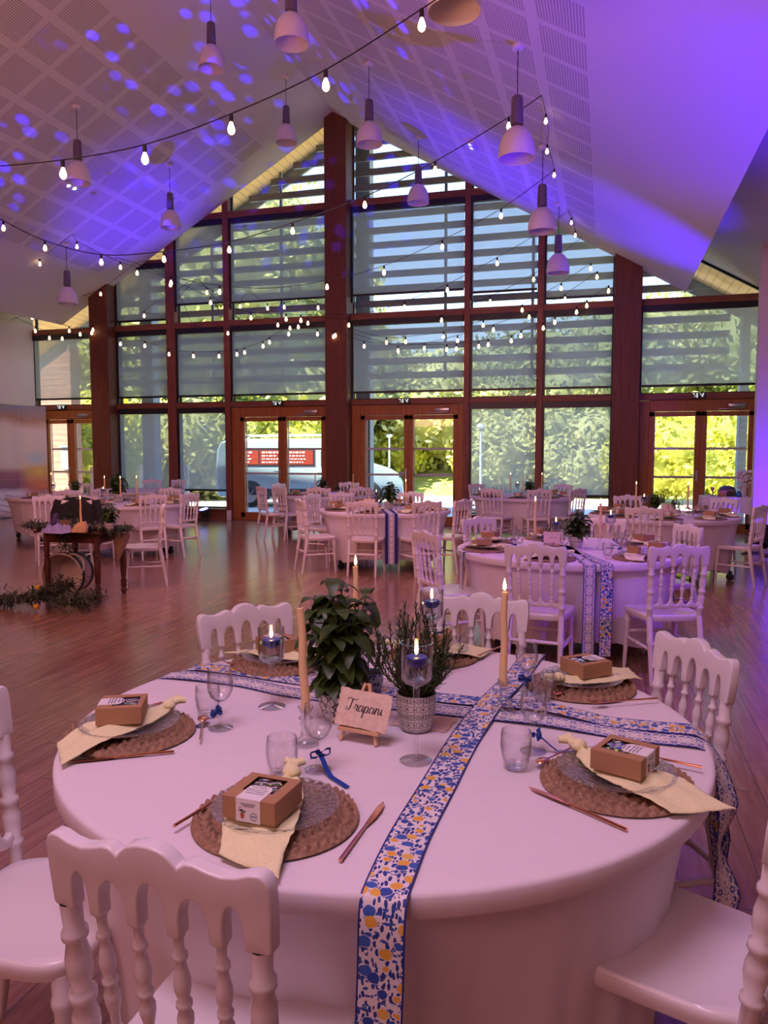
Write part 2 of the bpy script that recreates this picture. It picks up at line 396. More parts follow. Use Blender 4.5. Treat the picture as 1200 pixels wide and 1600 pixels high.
v1 = n.noise(n.scale(n.obj(), (600, 250, 250)), 1, 2); n.col(n.ramp(v1, [(0.3, (.76, .72, .36)), (0.6, (.90, .87, .52))])); n.bump(v1, 0.35, 0.001); M['napkin'] = m
m = mat('braided_seagrass', (0.40, 0.19, 0.09), 0.7); n = N(m)
v1 = n.noise(n.obj(), 90, 2); n.col(n.ramp(v1, [(0.3, (.22, .12, .07)), (0.55, (.32, .185, .105)), (0.8, (.44, .27, .165))])); n.bump(n.noise(n.obj(), 500, 2), 0.2, 0.001); M['seagrass'] = m
m = mat('deckle_paper', (0.78, 0.60, 0.46), 0.85); n = N(m); v1 = n.noise(n.obj(), 60, 5)
n.col(n.ramp(v1, [(0.3, (.66, .48, .36)), (0.7, (.80, .64, .50))])); M['paper'] = m
M['shade'] = mat('opal_lamp_shade', (0.80, 0.74, 0.72), 0.3); M['shade'].node_tree.nodes['Principled BSDF'].inputs['Subsurface Weight'].default_value = 0.0
M['lampcap'] = mat('grey_lamp_socket', (0.16, 0.13, 0.15), 0.5)
def leafm(name, a, b, rough=0.45, sc=25):
    m = mat(name, a, rough); n = N(m); n.col(n.ramp(n.noise(n.obj(), sc, 3), [(0.3, a), (0.7, b)]))
    n.b.inputs['Subsurface Weight'].default_value = 0
    t = m.node_tree; tl = n.n('BsdfTranslucent'); tl.inputs[0].default_value = (b[0]*1.2, b[1]*1.3, b[2]*0.6, 1)
    mx = n.n('MixShader'); mx.inputs[0].default_value = 0.25; out = [x for x in t.nodes if x.type == 'OUTPUT_MATERIAL'][0]
    n.l(n.b.outputs[0], mx.inputs[1]); n.l(tl.outputs[0], mx.inputs[2]); n.l(mx.outputs[0], out.inputs[0]); return m
M['basil'] = leafm('basil_leaf', (0.030, 0.060, 0.012), (0.075, 0.13, 0.03), 0.4)
M['rosemary'] = leafm('rosemary_needle', (0.025, 0.045, 0.015), (0.07, 0.10, 0.04), 0.6)
M['olive'] = leafm('olive_leaf', (0.025, 0.045, 0.02), (0.12, 0.13, 0.09), 0.5, 18)
M['stem'] = mat('green_stem', (0.07, 0.09, 0.03), 0.6)
M['soil'] = mat('potting_soil', (0.02, 0.013, 0.008), 0.95)
M['lemon'] = mat('lemon_peel', (0.80, 0.42, 0.03), 0.4)
m = mat('tile_pattern_pot', (0.7, 0.66, 0.6), 0.45); n = N(m); o_ = n.sep(n.obj())
th = n.math('MULTIPLY', n.math('ARCTAN2', o_[1], o_[0]), 0.055)
pu = n.math('PINGPONG', th, 0.022); pv = n.math('PINGPONG', o_[2], 0.024); ve = n.comb(pu, pv, 0)
d1 = n.voro(ve, 105, 'DISTANCE_TO_EDGE')['Distance']; d2 = n.voro(ve, 45, 'F1')['Distance']
rg = n.math('LESS_THAN', n.math('ABSOLUTE', n.math('SUBTRACT', d2, 0.42)), 0.05)
n.col(n.mix(n.math('MAXIMUM', n.math('LESS_THAN', d1, 0.055), rg), (0.66, 0.62, 0.56), (0.012, 0.012, 0.02))); M['tilepot'] = m
# ribbons: uv.x = metres along, uv.y = metres across from the middle
def runner_mat(name, kind):
    m = mat(name, (0.8, 0.8, 0.8), 0.6); n = N(m); uv = n.n('UVMap').outputs[0]; o_ = n.sep(uv)
    av = n.math('ABSOLUTE', o_[1]); edge = n.math('GREATER_THAN', av, 0.0405)
    base = (0.80, 0.74, 0.74)
    if kind == 'lemon':
        wv = n.n('VectorMath', operation='ADD'); n.l(uv, wv.inputs[0]); nz = n.n('TexNoise'); nz.inputs['Scale'].default_value = 70; n.l(uv, nz.inputs['Vector'])
        ns = n.n('VectorMath', operation='SCALE'); n.l(nz.outputs['Color'], ns.inputs[0]); ns.inputs['Scale'].default_value = 0.008; n.l(ns.outputs[0], wv.inputs[1]); w = wv.outputs[0]
        v2 = n.voro(n.scale(w, (1.0, 2.1, 1)), 62, 'F1'); leaf = n.math('LESS_THAN', v2['Distance'], 0.44)
        c = n.mix(leaf, base, (0.015, 0.045, 0.25))
        v4 = n.voro(n.scale(w, (2.2, 1.0, 1)), 60, 'F1'); leaf = n.math('MULTIPLY', n.math('LESS_THAN', v4['Distance'], 0.38), n.math('GREATER_THAN', n.sep(v4['Color'])[1], 0.4))
        c = n.mix(leaf, c, (0.03, 0.10, 0.42))
        v = n.voro(n.scale(w, (1.0, 0.85, 1)), 38, 'F1', 0.75); d = v['Distance']; cs = n.sep(v['Color'])
        frc = n.ramp(cs[0], [(0.0, (0.02, 0.07, 0.36)), (0.38, (0.80, 0.42, 0.05)), (0.68, (0.78, 0.50, 0.10)), (0.80, (0.04, 0.12, 0.46))], 'CONSTANT')
        c = n.mix(n.math('LESS_THAN', d, 0.44), c, base); c = n.mix(n.math('LESS_THAN', d, 0.40), c, frc)
    else:
        mu = n.math('PINGPONG', o_[0], 0.034); ve = n.comb(mu, av, 0); w = n.noise(ve, 120, 3, 1.5)
        d = n.voro(ve, 52, 'F1', 0.9)['Distance']; rg = n.math('LESS_THAN', n.math('ABSOLUTE', n.math('SUBTRACT', d, 0.40)), 0.09)
        bl = n.math('GREATER_THAN', w, 0.555)
        c = n.mix(n.math('MAXIMUM', bl, rg), base, (0.03, 0.06, 0.33))
    c = n.mix(edge, c, (0.012, 0.02, 0.20)); n.col(c); return m
M['lemon_ribbon'] = runner_mat('lemon_print_ribbon', 'lemon'); M['tile_ribbon'] = runner_mat('blue_tile_print_ribbon', 'tile')
# ================================================================== THE HALL
YW = 15.96
def poly_wall(name, pts, mat_, y0, y1, parent=None):
    """(x,z) outline as a slab between y0 and y1"""
    mb = MB(); mb.prism(pts, y1-y0, c=(0, (y0+y1)/2, 0)); return mb.build(name, mat_, parent, smooth=False)
def clip(pts, off=0.0):
    """keep the part of a convex (x,z) outline under the roof slopes"""
    for sg in (-1, 1):
        f = lambda p: (RZ + off - SL*sg*(p[0]-RX)) - p[1]
        out = []
        for i, p in enumerate(pts):
            q = pts[(i+1) % len(pts)]; a, b = f(p), f(q)
            if a >= 0: out.append(p)
            if (a >= 0) != (b >= 0): t = a/(a-b); out.append((p[0]+(q[0]-p[0])*t, p[1]+(q[1]-p[1])*t))
        pts = out
        if len(pts) < 3: return None
    return pts
def rect(x0, x1, z0, z1): return [(x0, z0), (x1, z0), (x1, z1), (x0, z1)]
struct(MB().box((-4.5, 5.0, -0.05), (19.4, 22.2, 0.1)).build('floor', M['floor'], smooth=False))
# suspended gable ceiling, two perforated boards meeting at the ridge
def slab(name, xe, mat_):
    t = 0.07; pts = [(RX, RZ), (xe, ceil_z(xe)), (xe, ceil_z(xe)+t), (RX, RZ+t)]
    return struct(poly_wall(name, pts, mat_, -6, 15.78))
slab('ceiling', -12.48, M['ceiling']); slab('ceiling', 1.38, M['ceiling'])
# underside of the outer roof, seen beyond the free edges of the ceiling
RO = 0.78
for xe in (-14.6, 4.75):
    zz = lambda x: RZ + RO - SL*abs(x-RX)
    struct(poly_wall('ceiling', [(RX, zz(RX)), (xe, zz(xe)), (xe, zz(xe)+0.2), (RX, zz(RX)+0.2)], M['white_wall'], -6.1, 16.04))
struct(MB().box((-13.55, 5.0, 2.5), (0.14, 22.0, 5.0)).build('wall_left', M['white_wall'], smooth=False))
struct(MB().box((-13.42, 11.85, 3.6), (0.16, 8.0, 1.95)).build('wall_left', M['white_wall'], smooth=False, bevel=0.02))
struct(MB().box((4.6, 5.0, 1.85), (0.14, 22.0, 3.7)).build('wall_right', M['white_wall'], smooth=False))
struct(MB().box((3.7, 16.0, 1.9), (1.8, 0.14, 3.8)).build('wall_window_side', M['white_wall'], smooth=False))
struct(MB().box((-4.5, -6.1, 4.7), (18.4, 0.14, 9.4)).build('wall_back', M['white_wall'], smooth=False))
# partition on the right, its end face towards the hall
zz = lambda x: RZ + RO - SL*abs(x-RX)
struct(poly_wall('wall_partition', [(2.28, 0), (4.55, 0), (4.55, zz(4.55)), (2.28, zz(2.28))], M['white_wall'], 13.46, 13.64))
# ---- timber frame of the glazed gable
tn = [0]
def trim(mb, mt, nm=None):
    tn[0] += 1; return struct(mb.build(nm or 'trim_%d' % tn[0], mt, smooth=False, bevel=0.006, bseg=1))
for x0, x1, zt in ((-11.53, -11.04, 5.75), (-5.74, -5.26, 8.95), (0.09, 0.59, 5.6)):
    trim(MB().box(((x0+x1)/2, 15.75, zt/2), (x1-x0, 0.5, zt)), M['beam'])
for x0, x1 in ((-9.69, -9.47), (-8.24, -8.10), (-2.83, -2.71), (-1.36, -1.24)):
    zt = ceil_z((x0+x1)/2)+0.66; trim(MB().box(((x0+x1)/2, 15.9, zt/2), (x1-x0, 0.26, zt)), M['post'])
trim(MB().box((-13.43, 15.9, 2.22), (0.12, 0.26, 4.44)), M['post'])
BAYS = [(-13.37, -11.53), (-11.04, -9.69), (-9.47, -8.24), (-8.10, -5.74), (-5.26, -2.83), (-2.71, -1.36), (-1.24, 0.09), (0.59, 2.78)]
for i, (x0, x1) in enumerate(BAYS):
    for z0, z1 in ((2.53, 2.65), (4.32, 4.45), (6.66, 6.80)):
        r_ = clip(rect(x0, x1, z0, z1), 0.72)
        if r_: trim(MB().prism(r_, 0.24, c=(0, 15.9, 0)), M['beamx'])
trim(MB().box((-10.36, 15.9, 5.86), (1.36, 0.1, 0.09)), M['beamx'])
for x0, x1 in (BAYS[1], BAYS[2], BAYS[5], BAYS[6]):
    trim(MB().box(((x0+x1)/2, 15.88, 0.11), (x1-x0, 0.3, 0.22)), M['beamx'])
    trim(MB().box(((x0+x1)/2, 15.85, 0.235), (x1-x0+0.06, 0.4, 0.03)), M['beamx'])
trim(MB().box((-8.14, 15.70, 0.11), (0.1, 0.05, 0.22)), M['white_wall'])
# ---- panes, one window per bay and level
wn_ = [0]
def window(x0, x1, z0, z1, off=0.76):
    pts = clip(rect(x0, x1, z0, z1), off)
    if not pts: return
    wn_[0] += 1
    w = thing('window_%d' % wn_[0], None, None); struct(w)
    mb = MB(); mb.prism(pts, 0.02, c=(0, 16.03, 0)); p = mb.build('pane', M['pane'], w, smooth=False)
    fr = MB(); n_ = len(pts)
    for i in range(n_):
        a, b = pts[i], pts[(i+1) % n_]; fr.bar((a[0], 15.99, a[1]), (b[0], 15.99, b[1]), 0.05, 0.05, up=(0,1,0))
    fr.build('frame', M['black'], w, smooth=False)
for i, (x0, x1) in enumerate(BAYS):
    if i in (1, 2, 5, 6): window(x0, x1, 0.25, 2.53)
    window(x0, x1, 2.65, 4.32)
    window(x0, x1, 4.45, 6.66)
    if 2 <= i <= 5: window(x0, x1, 6.80, 9.4)
# ---- doors: frame, two glazed leaves, centre stile, closer, lever handle
def door(k, x0, x1):
    d = thing('door_%d' % k, None, None); struct(d)
    y = 15.9; w = x1-x0; f = MB()
    for cx in (x0+0.1, x1-0.06): f.box((cx, y, 1.26), (0.2 if cx < (x0+x1)/2 else 0.12, 0.16, 2.52))
    f.box(((x0+x1)/2+.04, y, 2.42), (w-.32, 0.15, 0.215)); f.box(((x0+x1)/2+.04, y, 0.03), (w-.32, 0.15, 0.06)); f.build('frame', M['doorwood'], d, smooth=False, bevel=0.008, bseg=1)
    a, b = x0+0.2, x1-0.12; c = (a+b)/2; c = a + (b-a)*0.5
    for q, (p0, p1) in enumerate(((a, c), (c, b))):
        lf = MB(); s = 0.10
        lf.box((p0+s/2, y-0.03, 1.19), (s, 0.08, 2.24)); lf.box((p1-s/2, y-0.03, 1.19), (s, 0.08, 2.24))
        lf.box(((p0+p1)/2, y-0.03, 2.26), (p1-p0, 0.08, 0.09)); lf.box(((p0+p1)/2, y-0.03, 0.12), (p1-p0, 0.08, 0.12))
        leaf = lf.build('door_leaf', M['doorwood'], d, smooth=False, bevel=0.006, bseg=1)
        MB().box(((p0+p1)/2, y, 1.2), (p1-p0-2*s, 0.02, 2.1)).build('pane', M['pane'], leaf, smooth=False)
        gb = MB()
        for z in (1.05, 1.60): gb.box(((p0+p1)/2, y+0.03, z), (p1-p0-2*s, 0.02, 0.045))
        gb.box((p0+s+0.012, y+0.03, 1.2), (0.02, 0.02, 2.1))
        gb.build('glazing_bar', M['white_wall'], leaf, smooth=False)
        hx = p1-s/2 if q == 0 else p0+s/2
        if q == 0:
            h = MB(); h.box((hx, y-0.08, 1.08), (0.035, 0.012, 0.2)); h.cyl((hx, y-0.08, 1.1), (hx, y-0.14, 1.1), 0.01); h.cyl((hx, y-0.14, 1.1), (hx-0.12, y-0.14, 1.1), 0.01); h.build('lever_handle', M['screw'], leaf)
        else:
            h = MB(); h.box((p1-0.32, y-0.12, 2.41), (0.30, 0.06, 0.06)); h.bar((p1-0.2, y-0.13, 2.36), (p1-0.65, y-0.12, 2.34), 0.02, 0.015); h.build('door_closer', M['screw'], leaf, bevel=0.005)
door(1, -13.30, -11.53); door(2, -8.10, -5.74); door(3, -5.26, -2.83); door(4, 0.59, 2.78)
# ---- exit signs
proto = None
for k, (x, lb) in enumerate(((-12.53, 'small dark exit sign above the left door by the wall hanging'), (-6.94, 'small dark exit sign above the door with the van behind it'),
                             (-4.07, 'small dark exit sign above the door right of the centre post'), (1.66, 'small dark exit sign above the rightmost door'))):
    e = thing('exit_sign', lb, 'exit sign', (x, 15.74, 2.60), 0)
    MB().box((0, 0, 0), (0.24, 0.05, 0.12)).build('housing', M['black'], e, bevel=0.004, smooth=False)
    p = MB(); y = -0.028
    p.prism([(0.02, .015), (0.055, .015), (0.055, .04), (0.085, .04), (0.055-.0+.0, -.04), (0.0, .04), (0.02, .04)][::-1], 0.003, c=(0.012, y, 0))
    p.prism([(-.09+.02*cos(a*pi/4), .03+.013*sin(a*pi/4)) for a in range(8)], 0.003, c=(0, y, 0))
    p.bar((-.085, y, .018), (-.07, y, -.012), .003, .016, up=(0,1,0)); p.bar((-.07, y, -.012), (-.095, y, -.04), .003, .008, up=(0,1,0)); p.bar((-.07, y, -.012), (-.05, y, -.038), .003, .008, up=(0,1,0))
    p.bar((-.08, y, .012), (-.052, y, .005), .003, .007, up=(0,1,0)); p.prism(rect(-.045, -.015, -.042, .04), 0.003, c=(0, y, 0))
    p.build('pictogram', M['sign_face'], e, smooth=False)
# ---- roller blinds
def blind(i, z0, z1, lb, top=None):
    x0, x1 = BAYS[i]; x0 += 0.03; x1 -= 0.02
    b = thing('roller_blind', lb, 'roller blind', ((x0+x1)/2, 15.84, z0)); ox, oz = (x0+x1)/2, z0
    pts = clip(rect(x0, x1, z0, z1), 0.7); pts = [(p[0]-ox, p[1]-oz) for p in pts]
    MB().prism(pts, 0.004).build('screen', M['screen'], b, smooth=False)
    MB().box((0, 0, 0), (x1-x0, 0.03, 0.045)).build('bottom_bar', M['black'], b, smooth=False)
    c = clip(rect(x0, x1, z1-0.12, z1), 0.7)
    if c: MB().prism([(p[0]-ox, p[1]-oz) for p in c], 0.12).build('cassette', M['black'], b, smooth=False)
    g_ = clip(rect(x0-0.03, x0+0.012, z0-0.15, z1), 0.7)
    MB().prism([(p[0]-ox, p[1]-oz) for p in g_], 0.05).build('guide_rail', M['black'], b, smooth=False)
NB = ['far left beside the wall', 'between left column and first mullion', 'between the two left mullions', 'just left of the centre post', 'just right of the centre post', 'between the two right mullions', 'just left of the right column', 'far right above the door']
for i in range(8): blind(i, 2.80, 4.32, 'grey screen roller blind in the middle window row, ' + NB[i])
for i, z0 in ((1, 4.55), (2, 4.86), (3, 4.84), (4, 4.84), (5, 4.76), (6, 4.56)): blind(i, z0, 5.82 if i == 1 else 6.66, 'grey screen roller blind in the upper window row, ' + NB[i])
for i in (1, 2, 5, 6): blind(i, 0.66, 2.53, 'grey screen roller blind in the lowest window row, ' + NB[i])

# ================================================================== OUTSIDE
def cz(px, Z, z=0):
    X = (px-600)/FPX*Z; a = YAW; return Vector((X*cos(a)-Z*sin(a), Z*cos(a)+X*sin(a), z))
# roof overhang: boards, barge boards
for xe in (-14.8, 4.8):
    struct(poly_wall('roof_soffit', [(RX, zz(RX)), (xe, zz(xe)), (xe, zz(xe)+0.2), (RX, zz(RX)+0.2)], M['soffit'], 16.05, 17.6))
    struct(poly_wall('barge_board', [(RX, zz(RX)-0.32), (xe, zz(xe)-0.32), (xe, zz(xe)+0.2), (RX, zz(RX)+0.2)], M['silver_wood'], 17.6, 17.66))
for i, px in enumerate((234, 570, 1163)):
    p = aty(px, 560, 17.35); zt = zz(p.x)-0.05
    struct(MB().box((p.x, 17.35, zt/2), (0.34 if px < 1100 else 0.16, 0.3, zt)).build('canopy_post', M['silver_wood'], smooth=False))
for k in range(18):
    z = 3.26+0.3235*k; hw = (RZ+RO-0.3-z)/SL
    xa, xb = max(RX-hw, -12.2), min(RX+hw, 2.35)
    if z > 6.6: pass
    if xb-xa < 0.4: continue
    mb = MB(); mb.box(((xa+xb)/2, 17.08, z), (xb-xa, 0.05, 0.145)); o = mb.build('sun_slat', M['silver_wood'], smooth=False)
    tag(o, None, None); struct(o)
for px in (333, 441, 696, 832):
    p = aty(px, 500, 17.13); zt = zz(p.x)-0.2; struct(MB().box((p.x, 17.13, (3.15+zt)/2), (0.06, 0.05, zt-3.15)).build('slat_upright', M['silver_wood'], smooth=False))
# ground
gm_ = mat('pale_gravel', (0.7, 0.65, 0.58), 0.95); n = N(gm_); n.col(n.ramp(n.noise(n.obj(), 6, 5), [(0.3, (.60, .55, .49)), (0.7, (.78, .73, .65))]))
gs_ = mat('meadow_grass', (0.40, 0.42, 0.06), 0.95); n = N(gs_); n.col(n.ramp(n.noise(n.scale(n.obj(), (1, 1, 4)), 1.6, 7, 0, .7), [(0.3, (.20, .24, .03)), (0.5, (.46, .46, .08)), (0.72, (.72, .62, .22))]))
struct(MB().box((-12, 21.5, -0.1), (60, 10.9, 0.1)).build('ground_gravel', gm_, smooth=False))
mb = MB(); nx, ny = 40, 24; P = []
for j in range(ny+1):
    y = 26.9 + j*2.2
    for i in range(nx+1):
        x = -60 + i*2.8; z = -0.06 + max(0, min(1, (y-30)/30))**0.9*8.0 + 0.25*noise.noise(Vector((x*.2, y*.2, 0)))*min(1, (y-26.9)/6); P.append((x, y, z))
mb.add(P, [(j*(nx+1)+i, j*(nx+1)+i+1, (j+1)*(nx+1)+i+1, (j+1)*(nx+1)+i) for j in range(ny) for i in range(nx)])
struct(mb.build('ground_meadow', gs_))
# trees and bushes
def leaf_cloud(blobs, nl, size, seed, flat=0.5):
    rnd = random.Random(seed); mb = MB(); tot = sum(b[3]**2 for b in blobs)
    for (cx, cy, cz_, r) in blobs:
        for _ in range(int(nl*r*r/tot)):
            d = Vector((rnd.gauss(0,1), rnd.gauss(0,1), rnd.gauss(0,1))).normalized(); q = r*(0.80+0.28*rnd.random())*(1+0.22*noise.noise(d*2.3+Vector((seed, cx, cz_))))
            c = Vector((cx, cy, cz_)) + Vector((d.x*q, d.y*q, d.z*q*0.9)); s = size*rnd.uniform(0.6, 1.3)
            u = Vector((rnd.gauss(0,1), rnd.gauss(0,1), rnd.gauss(0,1))).normalized(); v = u.orthogonal().normalized(); u = u*s; v = v*s*0.6
            n_ = len(mb.v); mb.v += [c-u, c-v, c+u, c+v]; mb.f.append((n_, n_+1, n_+2, n_+3))
    return mb
LM = [leafm('dark_foliage', (0.10, 0.15, 0.05), (0.26, 0.29, 0.11), .7, 1.2), leafm('olive_foliage', (0.30, 0.32, 0.11), (0.58, 0.56, 0.24), .7, .9), leafm('bright_foliage', (0.36, 0.38, 0.04), (0.62, 0.60, 0.09), .7, 1.0)]
bark = mat('grey_bark', (0.14, 0.12, 0.10), 0.9)
def tree(px, Z, h, r, k, seed, lb, name='tree', base=None, nl=5200, cat='tree', ls=0.17):
    p = cz(px, Z); gz = max(0, min(1, (p.y-30)/30))**0.9*8.0 if p.y > 30 else -0.05
    rnd = random.Random(seed); t = thing(name, lb, cat, (p.x, p.y, gz), 0)
    lo = r*0.7 if base is None else base
    bl = [(0, 0, h-r*0.8, r*0.8)]; nb = 7
    for q in range(nb):
        a = 2*pi*q/nb+rnd.random(); zz = lo + (h-r-lo)*rnd.random(); rr = r*rnd.uniform(0.5, 0.72); bl.append((cos(a)*r*0.55, sin(a)*r*0.5, zz, rr))
    bl.append((0, 0, (h-r+lo)/2, r*0.85))
    leaf_cloud(bl, nl, ls, seed).build('crown', LM[k], t, smooth=False)
    core = MB()
    for (x, y, z, rr) in bl: core.ball((x, y, z), (rr*0.8, rr*0.8, rr*0.75), 10, 7)
    core.build('inner_branches', LM[k], t)
    tr = MB(); tr.tube([(0, 0, -0.2), (0.05, 0, h*0.3), (-0.05, 0.05, h*0.7)], [0.16*r/2.5, 0.12*r/2.5, 0.05], 7); tr.build('trunk', bark, t)
TR = [(60, 27, 9.5, 3.0, 1, 'olive green tree behind the left door'), (150, 29, 10, 3.3, 1, 'leafy tree outside left of the left column'), (235, 28, 10.5, 3.4, 1, 'leafy tree behind the canopy post on the left'),
      (320, 30, 11.5, 3.6, 1, 'tall leafy tree above the rear of the van'), (405, 30, 12.5, 3.7, 1, 'tallest sunlit tree, above the middle of the van'), (490, 33, 10.5, 3.8, 1, 'tall tree just left of the centre post'),
      (600, 36, 5.6, 3.2, 1, 'sunlit tree right of the centre post above the van bonnet'), (690, 33, 5.2, 2.6, 1, 'green tree behind the right leaf of the third door'), (775, 37, 5.2, 3.2, 0, 'grey green tree behind the lamp post'),
      (860, 36, 5.6, 3.2, 0, 'dark tree left of the right column'), (945, 38, 6.0, 3.4, 0, 'dark tree hidden behind the right column'), (1030, 40, 6.2, 3.4, 1, 'tree above the bright bush of the rightmost door'),
      (1115, 42, 7.4, 3.5, 0, 'tall dark tree seen in the rightmost door'), (1190, 37, 6.6, 3.2, 0, 'dark tree beside the partition at the far right')]
for q, (px, Z, h, r, k, lb) in enumerate(TR): tree(px, Z, h, r, k, 11+q, lb, 'tree', base=r*0.55)
BU = [(1035, 24, 3.3, 1.5, 2, 'bright yellow green bush filling the left leaf of the rightmost door'), (1145, 27, 3.5, 1.5, 2, 'rounded sunlit bush in the right leaf of the rightmost door'), (930, 27, 3.2, 1.5, 1, 'pale green bush left of the right column'),
      (850, 28, 3.6, 1.6, 1, 'pale green bush in the second low window from the right column'), (775, 29, 3.1, 1.5, 1, 'pale green bush behind the outdoor lamp post'), (620, 33, 2.8, 1.5, 2, 'sunlit bush above the front of the van'),
      (440, 28, 4.0, 1.9, 2, 'yellow green bush above the van roof'), (370, 27, 3.8, 1.9, 2, 'yellow green bush over the rear half of the van'), (300, 26, 3.8, 1.9, 1, 'bush behind the low blind left of the van'),
      (230, 26, 3.8, 1.9, 1, 'bush behind the low blind beside the left column'), (150, 24, 3.6, 1.7, 2, 'bright bush filling the right leaf of the left door')]
for q, (px, Z, h, r, k, lb) in enumerate(BU): tree(px, Z, h, r, k, 51+q, lb, 'bush', base=r*0.5, nl=4200, cat='bush', ls=0.12)
# annex wall clad in boards, with a grey box
o = MB().box((-17.5, 18.62, 2.2), (6.3, 0.4, 4.6)).build('annex', M['cladding'], smooth=False); tag(o, 'brown board-clad outbuilding behind the left door', 'building')
p = aty(108, 728, 18.33); bxo = thing('meter_box', 'grey meter box on the board-clad wall outside the left door', 'box', (p.x, 18.33, 1.0))
gmat = mat('grey_green_enamel', (0.20, 0.27, 0.26), 0.5)
MB().box((0, 0, 0.35), (0.42, 0.14, 0.62)).build('body', gmat, bxo, bevel=0.01); MB().box((0, -0.02, 0.68), (0.46, 0.2, 0.05)).build('hood', gmat, bxo, bevel=0.01)
# posts and lamp posts
pw_ = mat('pale_post_wood', (0.62, 0.55, 0.45), 0.8)
for px, Z, lb in ((147, 19.5, 'pale wooden post outside the left door'), (223, 22, 'pale wooden post outside, near the left canopy post'), (291, 22, 'pale wooden post outside, left of the van')):
    p = cz(px, Z); o = MB().box((0, 0, 0.55), (0.13, 0.13, 1.2)).build('fence_post', pw_, bevel=0.01); o.location = (p.x, p.y, 0); tag(o, lb, 'post')
wl = mat('white_lamp_enamel', (0.75, 0.78, 0.80), 0.4)
for px, Z, h, lb in ((751, 24, 2.3, 'white outdoor lamp post behind the low right blind'), (608, 29, 2.1, 'thin white outdoor lamp post in the third door')):
    p = cz(px, Z); t = thing('lamp_post', lb, 'lamp post', (p.x, p.y, -0.05))
    MB().cyl((0, 0, 0), (0, 0, h), 0.045, 0.035).build('pole', wl, t); MB().lathe([(0.001, h+0.14), (0.12, h+0.12), (0.13, h+0.05), (0.05, h), (0.001, h)]).build('lamp_head', wl, t)
# van
vr, vf = Vector((-10.69, 19.81, -0.05)), Vector((-5.53, 21.29, -0.05)); va = atan2(vf.y-vr.y, vf.x-vr.x)
van = thing('passenger_van', 'pale blue passenger van parked outside behind the two middle doors', 'van', vr, va)
vb = mat('pale_blue_car_paint', (0.42, 0.56, 0.62), 0.25, 0.3, coat=1); vt = mat('tinted_car_glass', (0.05, 0.06, 0.07), 0.08); tyre = mat('tyre_rubber', (0.02, 0.02, 0.02), 0.8); red = mat('red_window_print', (0.30, 0.035, 0.02), 0.5); grey = mat('dark_bumper_plastic', (0.05, 0.055, 0.06), 0.6)
prof = [(0.12, .30), (0.02, .42), (0, .95), (.06, 1.65), (.16, 1.86), (.4, 1.95), (3.3, 1.97), (3.62, 1.90), (3.9, 1.76), (4.55, 1.24), (5.0, 1.10), (5.25, .95), (5.36, .70), (5.37, .42), (5.28, .28)]
MB().prism(prof, 1.9, c=(0, 0.95, 0)).build('body', vb, van, bevel=0.07, bseg=3)
wi = MB(); wi.prism([(.35, 1.18), (1.9, 1.18), (1.9, 1.66), (.42, 1.66)], .02, c=(0, -0.005, 0)); wi.prism([(2.0, 1.18), (2.85, 1.18), (2.85, 1.66), (2.0, 1.66)], .02, c=(0, -0.005, 0))
wi.prism([(3.02, 1.16), (4.2, 1.16), (4.12, 1.25), (3.72, 1.62), (3.6, 1.66), (3.1, 1.68), (3.02, 1.6)], .02, c=(0, -0.005, 0)); wi.build('side_window', vt, van, smooth=False)
MB().bar((3.95, .95, 1.76), (4.50, .95, 1.32), 1.7, 0.02, up=(0,0,1)).build('windscreen', vt, van)
pr = MB(); pr.prism(rect(.5, 1.25, 1.22, 1.62), .012, c=(0, -0.018, 0)); pr.prism(rect(1.3, 1.86, 1.22, 1.62), .012, c=(0, -0.018, 0)); pr.prism(rect(2.06, 2.8, 1.22, 1.62), .012, c=(0, -0.018, 0)); pr.build('window_print', red, van, smooth=False)
tx = MB(); rnd = random.Random(5)
for x0 in (.56, 1.35, 2.12):
    for r_ in range(4):
        x = x0
        while x < x0+.42: w_ = rnd.uniform(.03, .1); tx.prism(rect(x, x+w_, 1.27+.09*r_, 1.27+.09*r_+(.035 if r_ < 3 else .05)), .006, c=(0, -0.028, 0)); x += w_+.03
tx.build('window_lettering', M['label'], van, smooth=False)
for x in (.98, 4.35):
    for y in (0.10, 1.80):
        w_ = MB(); w_.lathe([(.2, -.11), (.33, -.11), (.345, -.06), (.345, .06), (.33, .11), (.2, .11)], c=(x, y, .345), M=Matrix.Rotation(pi/2, 3, 'X'), caps=True, seg=28); wh = w_.build('wheel', tyre, van)
        h = MB(); h.lathe([(.02, 0), (.21, 0), (.21, .03)], c=(x, y-0.115, .345), M=Matrix.Rotation(pi/2, 3, 'X'), seg=20)
        for s_ in range(7): a = 2*pi*s_/7; h.bar((x, y-.13, .345), (x+.2*cos(a), y-.13, .345+.2*sin(a)), .02, .035, up=(0,1,0))
        h.build('hubcap', M['screw'], wh)
    ar = MB(); ar.prism([(x+.42*cos(a), .345+.42*sin(a)) for a in [pi*q/12 for q in range(13)]], .03, c=(0, -0.003, 0)); ar.build('wheel_arch', grey, van)
MB().box((2.65, -0.005, .42), (2.6, .03, .22)).build('sill_trim', grey, van, bevel=.01)
ra = MB()
for y in (.2, 1.7): ra.tube([(.6, y, 1.96), (.75, y, 2.05), (3.0, y, 2.07), (3.2, y, 1.97)], .018)
ra.build('roof_rail', wl, van)
MB().prism([(4.9, .80), (5.25, .78), (5.3, .92), (5.0, 1.02)], .04, c=(0, 0.03, 0)).build('headlamp', M['silver'], van)
MB().ball((3.98, -0.14, 1.22), (.11, .08, .12), 10, 8).build('wing_mirror', vb, van)
MB().box((3.0, -0.006, 1.0), (.16, .03, .03)).build('door_handle', vb, van, bevel=.008)
